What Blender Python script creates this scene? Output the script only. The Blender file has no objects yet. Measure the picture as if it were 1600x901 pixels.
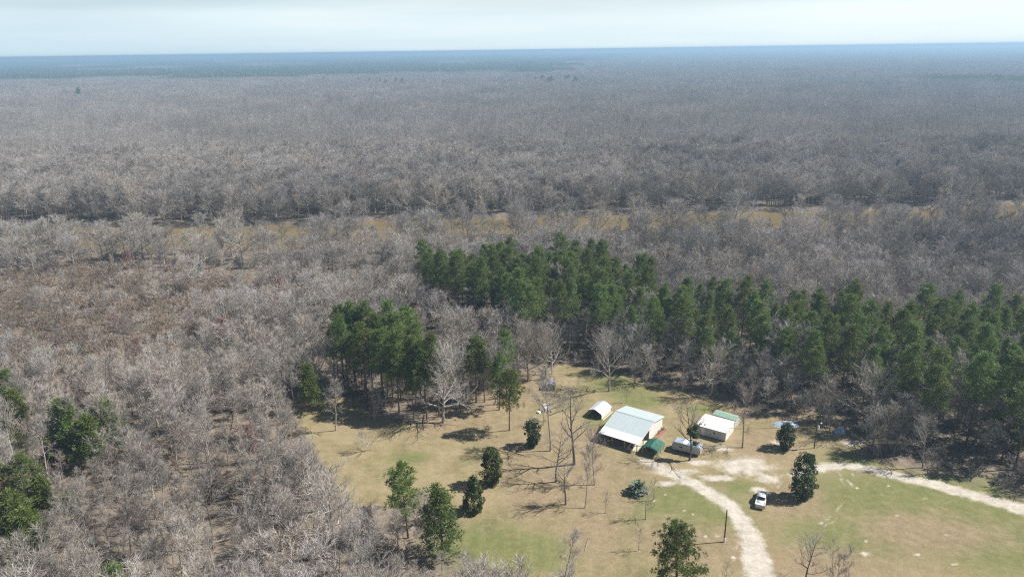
import bpy, bmesh, math, random
import numpy as np
from mathutils import Vector, Matrix

S = bpy.context.scene
COL = S.collection
rad = math.radians

# ------------------------------------------------------------------ camera
CAM_H = 90.0
FOC, CX, CY = 1142.0, 800.0, 450.5          # focal length and centre in pixels of a 1600 px wide picture
PITCH = math.atan((450.5 - 78.5) / FOC)
ROLL = math.atan(23.0 / 1600.0)
_F = np.array([0, math.cos(PITCH), -math.sin(PITCH)])
_R0 = np.array([1.0, 0, 0])
_U0 = np.array([0, math.sin(PITCH), math.cos(PITCH)])
_R = _R0 * math.cos(ROLL) - _U0 * math.sin(ROLL)
_U = _U0 * math.cos(ROLL) + _R0 * math.sin(ROLL)
cd = bpy.data.cameras.new('camera')
cd.sensor_width = 36.0
cd.lens = 36.0 * FOC / 1600.0
cd.clip_start = 1.0
cd.clip_end = 200000.0
cam = bpy.data.objects.new('camera', cd)
M = Matrix(((_R[0], _U[0], -_F[0], 0), (_R[1], _U[1], -_F[1], 0), (_R[2], _U[2], -_F[2], CAM_H), (0, 0, 0, 1)))
cam.matrix_world = M
COL.objects.link(cam)
S.camera = cam

# ------------------------------------------------------------------ sky, sun, exposure
SUN_AZ, SUN_EL = 6.0, 47.0                  # degrees; azimuth counted from +x towards +y
W = bpy.data.worlds.new('World')
S.world = W
W.use_nodes = True
wn, wl = W.node_tree.nodes, W.node_tree.links
wn.clear()
wo = wn.new('ShaderNodeOutputWorld')
bg = wn.new('ShaderNodeBackground')
sky = wn.new('ShaderNodeTexSky')
sky.sky_type = 'NISHITA'
sky.sun_disc = False
sky.sun_elevation = rad(SUN_EL)
sky.sun_rotation = rad(90.0 - SUN_AZ)
sky.altitude = 100.0
sky.air_density = 1.0
sky.dust_density = 0.7
sky.ozone_density = 1.0
bg.inputs['Strength'].default_value = 0.05
# thin white veil that thickens towards the horizon and towards the sun, streaked by high cloud
tc = wn.new('ShaderNodeTexCoord')
mp = wn.new('ShaderNodeMapping')
mp.inputs['Scale'].default_value = (1.2, 1.2, 16.0)
mp.inputs['Rotation'].default_value = (0.0, 0.03, 0.0)
nz = wn.new('ShaderNodeTexNoise')
nz.inputs['Scale'].default_value = 1.5
nz.inputs['Detail'].default_value = 5.0
nz.inputs['Roughness'].default_value = 0.5
wl.new(tc.outputs['Generated'], mp.inputs['Vector'])
wl.new(mp.outputs['Vector'], nz.inputs['Vector'])
sx = wn.new('ShaderNodeSeparateXYZ')
wl.new(tc.outputs['Generated'], sx.inputs[0])
def wmath(op, a, b=0.0, c=0.0, clamp=False):
    n_ = wn.new('ShaderNodeMath'); n_.operation = op; n_.use_clamp = clamp
    for k_, v_ in enumerate((a, b, c)):
        if isinstance(v_, (int, float)): n_.inputs[k_].default_value = v_
        else: wl.new(v_, n_.inputs[k_])
    return n_.outputs[0]
veil = wmath('POWER', wmath('SUBTRACT', 1.0, wmath('ABSOLUTE', sx.outputs['Z']), clamp=True), 7.0)
veil = wmath('MULTIPLY', veil, wmath('MULTIPLY_ADD', nz.outputs['Fac'], 0.6, 1.0), clamp=True)
tow = wmath('MULTIPLY_ADD', sx.outputs['X'], 0.75, wmath('MULTIPLY_ADD', nz.outputs['Fac'], 1.6, -0.36), clamp=True)
vc = wn.new('ShaderNodeMix'); vc.data_type = 'RGBA'
vc.inputs[6].default_value = (0.49 / 0.05, 0.615 / 0.05, 0.68 / 0.05, 1)
vc.inputs[7].default_value = (0.70 / 0.05, 0.775 / 0.05, 0.785 / 0.05, 1)
wl.new(tow, vc.inputs[0])
mx = wn.new('ShaderNodeMix')
mx.data_type = 'RGBA'
wl.new(veil, mx.inputs[0])
wl.new(sky.outputs['Color'], mx.inputs[6])
wl.new(vc.outputs[2], mx.inputs[7])
wl.new(mx.outputs[2], bg.inputs['Color'])
wl.new(bg.outputs['Background'], wo.inputs['Surface'])

sd = bpy.data.lights.new('sun', 'SUN')
sd.energy = 5.0
sd.angle = rad(0.53)
sd.color = (1.0, 0.955, 0.89)
sun = bpy.data.objects.new('sun', sd)
_sv = Vector((math.cos(rad(SUN_EL)) * math.cos(rad(SUN_AZ)), math.cos(rad(SUN_EL)) * math.sin(rad(SUN_AZ)), math.sin(rad(SUN_EL))))
sun.rotation_euler = _sv.to_track_quat('Z', 'Y').to_euler()
sun.location = (300, 0, 400)
COL.objects.link(sun)

S.view_settings.view_transform = 'Standard'
S.view_settings.look = 'None'
S.view_settings.gamma = 1.0
S.view_settings.exposure = 0.42
S.cycles.max_bounces = 6
S.cycles.diffuse_bounces = 2
S.cycles.glossy_bounces = 2
S.cycles.transmission_bounces = 2
S.cycles.volume_bounces = 1
S.cycles.transparent_max_bounces = 8
S.cycles.use_denoising = False
S.cycles.filter_width = 1.2

# ------------------------------------------------------------------ helpers: from a pixel of the photograph to the place on the ground
def G(x, y, z=0.0):
    d = _F * FOC + _R * (x - CX) - _U * (y - CY)
    t = (z - CAM_H) / d[2]
    return np.array([d[0] * t, d[1] * t, z])

def PX(q):
    q = np.asarray(q, float) - np.array([0, 0, CAM_H])
    d = q @ _F
    return CX + FOC * (q @ _R) / d, CY - FOC * (q @ _U) / d

def tall(x, y, ytop):
    b = G(x, y)
    lo, hi = 0.0, 60.0
    for _ in range(30):
        m = (lo + hi) / 2
        if PX(b + np.array([0, 0, m]))[1] > ytop: lo = m
        else: hi = m
    return lo

def in_poly(pts, poly):
    pts = np.atleast_2d(np.asarray(pts, float))
    poly = np.asarray(poly, float)
    x, y = pts[:, 0], pts[:, 1]
    r = np.zeros(len(pts), bool)
    j = len(poly) - 1
    for i in range(len(poly)):
        xi, yi = poly[i]; xj, yj = poly[j]
        c = ((yi > y) != (yj > y)) & (x < (xj - xi) * (y - yi) / (yj - yi + 1e-12) + xi)
        r ^= c
        j = i
    return r

def seg_dist(pts, line, closed=False):
    pts = np.asarray(pts, float)
    line = np.asarray(line, float)
    n = len(line)
    best = np.full(len(pts), 1e9)
    for i in range(n if closed else n - 1):
        a, b = line[i], line[(i + 1) % n]
        ab = b - a
        t = np.clip(((pts - a) @ ab) / (ab @ ab + 1e-9), 0, 1)
        d = np.hypot(*(pts - a - t[:, None] * ab).T)
        best = np.minimum(best, d)
    return best

def props(o, label=None, cat=None, group=None, kind=None):
    if label: o['label'] = label
    if cat: o['category'] = cat
    if group: o['group'] = group
    if kind: o['kind'] = kind
    return o

class MB:
    """Collects faces; build() links them as one mesh object."""
    def __init__(self): self.v, self.f = [], []
    def poly(self, pts):
        n = len(self.v)
        self.v += [tuple(p) for p in pts]
        self.f.append(tuple(range(n, n + len(pts))))
    def box(self, c, s, rz=0.0, taper=(1.0, 1.0)):
        n = len(self.v)
        cz, sz_ = math.cos(rz), math.sin(rz)
        for k in (-1, 1):
            tx, ty = taper if k > 0 else (1, 1)
            for i, j in ((-1, -1), (1, -1), (1, 1), (-1, 1)):
                x, y = i * s[0] / 2 * tx, j * s[1] / 2 * ty
                self.v.append((c[0] + x * cz - y * sz_, c[1] + x * sz_ + y * cz, c[2] + k * s[2] / 2))
        self.f += [(n + 3, n + 2, n + 1, n), (n + 4, n + 5, n + 6, n + 7)] + [(n + i, n + (i + 1) % 4, n + 4 + (i + 1) % 4, n + 4 + i) for i in range(4)]
        return self
    def prism(self, prof, a, b, axis='y'):
        """profile of (u, z) pairs (counter-clockwise), extruded from a to b along y (u = x) or along x (u = y)."""
        n, k = len(self.v), len(prof)
        for t in (a, b):
            for u, z in prof:
                self.v.append((u, t, z) if axis == 'y' else (t, u, z))
        self.f += [tuple(range(n + k - 1, n - 1, -1)), tuple(range(n + k, n + 2 * k))]
        self.f += [(n + i, n + (i + 1) % k, n + k + (i + 1) % k, n + k + i) for i in range(k)]
        return self
    def tube(self, pts, rads, k=5, cap=True):
        pts = [np.asarray(p, float) for p in pts]
        n0 = len(self.v)
        ref = np.array([0.31, 0.95, 0.05])
        for i, p in enumerate(pts):
            t = pts[min(i + 1, len(pts) - 1)] - pts[max(i - 1, 0)]
            t = t / (np.linalg.norm(t) + 1e-9)
            a = np.cross(t, ref)
            if np.linalg.norm(a) < 0.05: a = np.cross(t, np.array([1.0, 0, 0]))
            a /= np.linalg.norm(a)
            b = np.cross(t, a)
            for j in range(k):
                w = 2 * math.pi * j / k
                self.v.append(tuple(p + (a * math.cos(w) + b * math.sin(w)) * rads[i]))
        for i in range(len(pts) - 1):
            for j in range(k):
                q = n0 + i * k
                self.f.append((q + j, q + k + j, q + k + (j + 1) % k, q + (j + 1) % k))
        if cap: self.f.append(tuple(n0 + (len(pts) - 1) * k + j for j in range(k)))
        return self
    def mesh(self, name, mat):
        me = bpy.data.meshes.new(name)
        me.from_pydata(self.v, [], self.f)
        me.update()
        if mat: me.materials.append(mat)
        return me
    def build(self, name, mat, parent=None, smooth=False, loc=None):
        me = self.mesh(name, mat)
        if smooth: me.shade_smooth()
        return link(name, me, parent, loc)

def link(name, me, parent=None, loc=None):
    o = bpy.data.objects.new(name, me)
    COL.objects.link(o)
    if parent: o.parent = parent
    if loc is not None: o.location = loc
    return o

def empty(name, loc, rz=0.0, scale=1.0):
    o = bpy.data.objects.new(name, None)
    o.empty_display_size = 0.3
    COL.objects.link(o)
    o.location = loc
    o.rotation_euler = (0, 0, rz)
    o.scale = (scale,) * 3
    return o

# ------------------------------------------------------------------ materials
def nodes(name, rough=0.8, spec=0.3, metal=0.0):
    m = bpy.data.materials.new(name)
    m.use_nodes = True
    nt = m.node_tree
    p = nt.nodes['Principled BSDF']
    p.inputs['Roughness'].default_value = rough
    p.inputs['Specular IOR Level'].default_value = spec
    p.inputs['Metallic'].default_value = metal
    return m, nt, p

class NT:
    def __init__(self, nt): self.t = nt
    def n(self, typ, **kw):
        x = self.t.nodes.new(typ)
        for k, v in kw.items():
            if hasattr(x, k): setattr(x, k, v)
            else: x.inputs[k].default_value = v
        return x
    def l(self, a, b): self.t.links.new(a, b)
    def noise(self, vec, scale, detail=3.0, rough=0.55):
        x = self.n('ShaderNodeTexNoise')
        x.inputs['Scale'].default_value = scale
        x.inputs['Detail'].default_value = detail
        x.inputs['Roughness'].default_value = rough
        if vec is not None: self.l(vec, x.inputs['Vector'])
        return x.outputs['Fac']
    def ramp(self, fac, stops, interp='LINEAR'):
        x = self.n('ShaderNodeValToRGB')
        x.color_ramp.interpolation = interp
        e = x.color_ramp.elements
        while len(e) < len(stops): e.new(0.5)
        for i, (p, c) in enumerate(stops):
            e[i].position = p
            e[i].color = (*c, 1) if len(c) == 3 else c
        self.l(fac, x.inputs['Fac'])
        return x.outputs['Color']
    def mix(self, fac, a, b, blend='MIX'):
        x = self.n('ShaderNodeMix', data_type='RGBA', blend_type=blend)
        for s, v in ((0, fac), (6, a), (7, b)):
            if isinstance(v, (int, float)): x.inputs[s].default_value = v
            elif isinstance(v, tuple): x.inputs[s].default_value = (*v, 1)
            else: self.l(v, x.inputs[s])
        return x.outputs[2]
    def math(self, op, a, b=0.0, c=None, clamp=False):
        x = self.n('ShaderNodeMath', operation=op)
        x.use_clamp = clamp
        for s, v in ((0, a), (1, b), (2, c)):
            if v is None: continue
            if isinstance(v, (int, float)): x.inputs[s].default_value = v
            else: self.l(v, x.inputs[s])
        return x.outputs[0]
    def attr(self, name): return self.n('ShaderNodeAttribute', attribute_name=name).outputs['Fac']
    def pos(self): return self.n('ShaderNodeNewGeometry').outputs['Position']
    def rnd(self): return self.n('ShaderNodeObjectInfo').outputs['Random']
    def step(self, x, lo, hi):
        y = self.n('ShaderNodeMapRange', interpolation_type='SMOOTHSTEP')
        self.l(x, y.inputs[0])
        y.inputs[1].default_value, y.inputs[2].default_value = lo, hi
        return y.outputs[0]

def bark_mat(name, cols, big=0.35):
    m, nt, p = nodes(name, 0.9, 0.1)
    T = NT(nt)
    c = T.ramp(T.rnd(), [(i / (len(cols) - 1), k) for i, k in enumerate(cols)])
    pos = T.pos()
    f = T.math('MULTIPLY_ADD', T.noise(pos, 0.012, 6, 0.72), 2.0, 0.02)
    g = T.math('MULTIPLY_ADD', T.noise(pos, 1.3, 3), 0.7, 0.65)
    c = T.mix(1.0, c, T.n('ShaderNodeCombineColor').outputs[0], 'MIX') if False else c
    k = T.math('MULTIPLY', f, g)
    hs = T.n('ShaderNodeHueSaturation')
    T.l(c, hs.inputs['Color']); T.l(k, hs.inputs['Value'])
    T.l(hs.outputs[0], p.inputs['Base Color'])
    return m

MAT = {}
MAT['bark_pale'] = bark_mat('pale_bark', [(0.54, 0.51, 0.47), (0.42, 0.39, 0.35), (0.41, 0.375, 0.33), (0.31, 0.29, 0.26)])
MAT['bark_grey'] = bark_mat('grey_bark', [(0.30, 0.275, 0.245), (0.36, 0.325, 0.285), (0.26, 0.235, 0.205), (0.33, 0.285, 0.24)])
MAT['bark_dark'] = bark_mat('dark_bark', [(0.13, 0.115, 0.10), (0.17, 0.15, 0.13), (0.10, 0.09, 0.08)])
MAT['twig_pale'] = bark_mat('pale_twigs', [(0.48, 0.437, 0.39), (0.42, 0.38, 0.335), (0.46, 0.405, 0.35), (0.36, 0.33, 0.29)])
MAT['twig_grey'] = bark_mat('grey_twigs', [(0.46, 0.425, 0.405), (0.415, 0.39, 0.365), (0.47, 0.425, 0.40), (0.38, 0.365, 0.34)])
MAT['twig_dark'] = bark_mat('dark_twigs', [(0.29, 0.265, 0.24), (0.25, 0.23, 0.205), (0.31, 0.28, 0.25)])
MAT['twig_red'] = bark_mat('red_buds', [(0.30, 0.175, 0.16), (0.32, 0.21, 0.185), (0.26, 0.14, 0.13)])
MAT['twig_pink'] = bark_mat('pinkish_twigs', [(0.40, 0.325, 0.29), (0.38, 0.30, 0.27)])
MAT['brush'] = bark_mat('brown_brush', [(0.31, 0.245, 0.19), (0.25, 0.195, 0.15), (0.34, 0.275, 0.22), (0.28, 0.23, 0.17)])
MAT['pine_bark'] = bark_mat('pine_bark', [(0.16, 0.115, 0.085), (0.20, 0.145, 0.105), (0.13, 0.10, 0.075)])

def leaf_mat(name, dark, light, trans=0.38, rough=0.55, spread=0.35):
    m, nt, p = nodes(name, rough, 0.35)
    T = NT(nt)
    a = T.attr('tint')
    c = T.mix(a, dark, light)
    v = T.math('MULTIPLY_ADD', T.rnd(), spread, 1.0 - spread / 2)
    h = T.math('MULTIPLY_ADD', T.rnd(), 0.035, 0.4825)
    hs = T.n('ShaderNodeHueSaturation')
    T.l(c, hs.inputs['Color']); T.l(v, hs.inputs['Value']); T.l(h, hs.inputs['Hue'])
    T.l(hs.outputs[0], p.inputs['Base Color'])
    tr = T.n('ShaderNodeBsdfTranslucent')
    T.l(hs.outputs[0], tr.inputs['Color'])
    ms = T.n('ShaderNodeMixShader')
    ms.inputs[0].default_value = trans
    out = nt.nodes['Material Output']
    T.l(p.outputs[0], ms.inputs[1]); T.l(tr.outputs[0], ms.inputs[2]); T.l(ms.outputs[0], out.inputs['Surface'])
    return m

MAT['pine'] = leaf_mat('pine_needles', (0.092, 0.152, 0.042), (0.225, 0.28, 0.083))
MAT['pine_young'] = leaf_mat('young_pine_needles', (0.095, 0.158, 0.036), (0.22, 0.27, 0.068))
MAT['evergreen'] = leaf_mat('dark_evergreen_leaves', (0.030, 0.062, 0.026), (0.080, 0.125, 0.048), 0.2, 0.4)
MAT['olive'] = leaf_mat('olive_evergreen_leaves', (0.045, 0.070, 0.022), (0.15, 0.185, 0.045), 0.2, 0.45)
MAT['silver'] = leaf_mat('silver_green_fronds', (0.10, 0.16, 0.11), (0.26, 0.34, 0.25), 0.1, 0.4)

def plain(name, col, rough=0.6, spec=0.4, metal=0.0, var=0.12, scale=3.0, rnd=0.0, dirt=None):
    m, nt, p = nodes(name, rough, spec, metal)
    T = NT(nt)
    tcn = T.n('ShaderNodeTexCoord').outputs['Object']
    n1 = T.noise(tcn, scale, 4)
    v = T.math('MULTIPLY_ADD', n1, 2 * var, 1 - var)
    if rnd: v = T.math('MULTIPLY', v, T.math('MULTIPLY_ADD', T.rnd(), rnd, 1 - rnd / 2))
    hs = T.n('ShaderNodeHueSaturation')
    hs.inputs['Color'].default_value = (*col, 1)
    T.l(v, hs.inputs['Value'])
    c = hs.outputs[0]
    if dirt:
        d = T.step(T.noise(tcn, scale * 0.45, 6, 0.65), 0.52, 0.72)
        c = T.mix(T.math('MULTIPLY', d, dirt[1]), c, dirt[0])
    T.l(c, p.inputs['Base Color'])
    return m

# ground: litter, grass, sand and red straw, told apart by soft weights and broken up by noise
def ground_mat():
    m, nt, p = nodes('ground_cover', 0.95, 0.1)
    T = NT(nt)
    pos = T.pos()
    n_big = T.noise(pos, 0.011, 4, 0.6)
    n_mid = T.noise(pos, 0.07, 5, 0.6)
    n_fine = T.noise(pos, 0.55, 6, 0.7)
    n_tiny = T.noise(pos, 2.6, 4, 0.75)
    litter = T.ramp(n_mid, [(0.30, (0.10, 0.08, 0.06)), (0.48, (0.165, 0.132, 0.10)), (0.60, (0.235, 0.185, 0.14)), (0.75, (0.20, 0.17, 0.125))])
    litter = T.mix(T.step(n_fine, 0.35, 0.75), litter, (0.30, 0.255, 0.205))
    grass = T.ramp(n_mid, [(0.30, (0.20, 0.182, 0.088)), (0.45, (0.272, 0.23, 0.122)), (0.58, (0.335, 0.27, 0.158)), (0.72, (0.245, 0.218, 0.105))])
    grass = T.mix(T.math('MULTIPLY', T.step(n_fine, 0.42, 0.70), 0.5), grass, (0.40, 0.315, 0.185))
    green = T.ramp(n_fine, [(0.3, (0.135, 0.165, 0.055)), (0.7, (0.225, 0.23, 0.095))])
    brown = T.ramp(n_fine, [(0.3, (0.24, 0.182, 0.112)), (0.7, (0.365, 0.285, 0.178))])
    sand = T.ramp(n_fine, [(0.25, (0.42, 0.365, 0.285)), (0.55, (0.58, 0.53, 0.45)), (0.8, (0.70, 0.655, 0.58))])
    n_edge = T.noise(pos, 0.28, 8, 0.78)
    def w(name, lo, hi, amp=0.55, amp2=0.6):
        a = T.attr(name)
        k = T.math('ADD', T.math('MULTIPLY', T.math('SUBTRACT', n_mid, 0.5), amp), T.math('MULTIPLY', T.math('SUBTRACT', n_edge, 0.5), amp2))
        return T.step(T.math('ADD', a, k), lo, hi)
    c = T.mix(w('grass', 0.3, 0.7), litter, grass)
    c = T.mix(T.math('MULTIPLY', w('green', 0.12, 0.85, 1.1, 1.0), 0.85), c, green)
    c = T.mix(T.math('MULTIPLY', w('brown', 0.12, 0.9, 1.2, 1.2), 0.9), c, brown)
    c = T.mix(w('sand', 0.22, 0.85, 0.4, 1.45), c, sand)
    # far country: dark conifer plantations and pale fields, in broad bands
    sep = T.n('ShaderNodeSeparateXYZ'); T.l(pos, sep.inputs[0])
    far = T.step(sep.outputs[1], 4000.0, 9000.0)
    n_far = T.noise(pos, 0.00035, 5, 0.6)
    fcol = T.ramp(n_far, [(0.40, (0.045, 0.065, 0.045)), (0.50, (0.07, 0.08, 0.06)), (0.56, (0.20, 0.175, 0.15)), (0.70, (0.23, 0.20, 0.17))])
    c = T.mix(far, c, fcol)
    hs = T.n('ShaderNodeHueSaturation')
    T.l(c, hs.inputs['Color'])
    T.l(T.math('MULTIPLY', T.math('MULTIPLY_ADD', n_tiny, 0.8, 0.6), T.math('MULTIPLY_ADD', n_edge, 0.7, 0.66)), hs.inputs['Value'])
    T.l(hs.outputs[0], p.inputs['Base Color'])
    b = T.n('ShaderNodeBump')
    b.inputs['Distance'].default_value = 0.12
    b.inputs['Strength'].default_value = 0.6
    T.l(T.math('ADD', n_fine, n_tiny), b.inputs['Height'])
    T.l(b.outputs[0], p.inputs['Normal'])
    return m
MAT['ground'] = ground_mat()

def water_mat():
    m, nt, p = nodes('muddy_river_water', 0.12, 0.5)
    T = NT(nt)
    c = T.ramp(T.noise(T.pos(), 0.03, 3), [(0.3, (0.22, 0.167, 0.078)), (0.7, (0.272, 0.208, 0.102))])
    T.l(c, p.inputs['Base Color'])
    b = T.n('ShaderNodeBump'); b.inputs['Distance'].default_value = 0.1; b.inputs['Strength'].default_value = 0.35
    T.l(T.noise(T.pos(), 0.8, 3), b.inputs['Height']); T.l(b.outputs[0], p.inputs['Normal'])
    return m
MAT['water'] = water_mat()

# ------------------------------------------------------------------ where things lie (outlines traced on the ground)
LAWN_PX = [(462, 642), (500, 612), (545, 622), (585, 645), (640, 662), (690, 664), (735, 640), (770, 640), (800, 615), (830, 592), (880, 568), (940, 578), (1000, 596),
           (1060, 608), (1120, 626), (1180, 640), (1225, 652), (1300, 672), (1345, 690), (1350, 716), (1430, 735), (1520, 760), (1600, 785), (1720, 830), (1720, 960),
           (1500, 1000), (1000, 1000), (900, 905), (820, 905), (745, 872), (715, 850), (722, 815), (690, 785), (650, 765), (610, 790), (560, 788), (530, 762), (505, 722), (480, 690)]
LAWN = np.array([G(*q)[:2] for q in LAWN_PX])
DRIVE = [((1192, 960), 2.6), ((1188, 901), 2.5), ((1176, 850), 2.1), ((1160, 812), 1.8), ((1138, 788), 1.5), ((1108, 768), 1.5), ((1070, 748), 1.6), ((1035, 733), 1.4), ((1005, 718), 1.0)]
TRACK = [((1240, 742), 0.9), ((1270, 732), 1.3), ((1320, 726), 1.4), ((1370, 736), 1.5), ((1440, 752), 1.6), ((1520, 773), 1.7), ((1610, 798), 2.0), ((1700, 825), 2.0)]
SANDS = [((1163, 727), 4.8, 2.7), ((1145, 735), 2.2, 1.0), ((1130, 700), 1.8, 0.7), ((1200, 748), 2.2, 1.3), ((1185, 765), 1.6, 0.8), ((1285, 729), 2.2, 0.8), ((1120, 747), 3.2, 1.0), ((1060, 737), 3.6, 0.9), ((1095, 722), 2.4, 0.8),
         ((1040, 755), 1.8, 0.8), ((1330, 692), 2.0, 0.9), ((1350, 865), 0.9, 0.3), ((1434, 866), 0.6, 0.25), ((1476, 834), 0.3, 0.2), ((1492, 882), 0.7, 0.2), ((1220, 690), 1.6, 0.8),
         ((1378, 772), .35, .3), ((1333, 741), .4, .3), ((1402, 804), .4, .35), ((1389, 759), .3, .25), ((1339, 762), .3, .3), ((1408, 785), .3, .25), ((1445, 779), .35, .3), ((1283, 816), .4, .3), ((1354, 845), .3, .25), ((1537, 815), .3, .25),
         ((1102, 838), .4, .3), ((1122, 838), .4, .3), ((1153, 856), .4, .3), ((1146, 872), .45, .35), ((1041, 773), .3, .3), ((1083, 802), .45, .3), ((1021, 782), .3, .3), ((998, 861), .4, .3), ((1072, 797), .3, .3), ((958, 838), .3, .3)]
GREENS = [((1000, 625), 5, 3.5), ((985, 615), 6, 3), ((1040, 800), 12, 6), ((1085, 790), 9, 5), ((940, 655), 3.5, 4), ((1130, 815), 2.5, 7), ((1100, 640), 4, 2), ((1380, 780), 14, 7), ((1450, 770), 14, 5), ((1330, 840), 11, 5), ((1560, 850), 13, 6), ((1500, 800), 16, 4),
          ((640, 715), 4, 2), ((760, 850), 8, 5), ((820, 860), 9, 4), ((1330, 720), 5, 3), ((1155, 760), 3, 2), ((960, 600), 6, 4), ((1065, 775), 8, 4)]
BROWNS = [((790, 620), 8, 8), ((770, 660), 9, 4), ((730, 655), 8, 3), ((820, 610), 5, 7), ((700, 668), 6, 2), ((930, 770), 7, 9), ((905, 750), 8, 6), ((870, 780), 9, 6), ((930, 830), 5, 8), ((840, 740), 9, 6), ((520, 630), 7, 3), ((1240, 770), 5, 3),
          ((1195, 690), 6, 6), ((1240, 790), 5, 3), ((1140, 850), 5, 5), ((900, 690), 8, 5), ((950, 730), 8, 4), ((850, 690), 7, 5), ((790, 690), 6, 3), ((1450, 830), 12, 5), ((1060, 845), 7, 5), ((560, 660), 5, 2), ((1300, 890), 10, 5), ((1250, 660), 8, 4), ((1150, 650), 6, 3)]
TRACKS = [[(1290, 733), (1318, 752), (1324, 778), (1300, 806), (1262, 826)], [(1303, 733), (1330, 756), (1334, 782), (1306, 812), (1268, 833)], [(1265, 735), (1225, 752), (1190, 785), (1170, 812)], [(1255, 728), (1215, 745), (1180, 772)]]
RIVER_FAR = [(-420, 356), (-200, 355), (0, 352), (100, 351), (200, 353), (400, 353), (530, 350), (600, 344), (740, 342), (900, 337), (1060, 334), (1200, 331), (1310, 329), (1420, 328), (1500, 325), (1600, 318), (1800, 308), (2050, 300)]
RIVER_NEAR = [(-420, 392), (-200, 392), (0, 391), (200, 392), (400, 392), (530, 386), (620, 376), (740, 369), (900, 364), (1060, 360), (1240, 357), (1420, 353), (1600, 345), (1800, 335), (2050, 325)]
RF = np.array([G(*q)[:2] for q in RIVER_FAR]); RN = np.array([G(*q)[:2] for q in RIVER_NEAR])
RIVER = np.vstack([RF, RN[::-1]])

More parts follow.
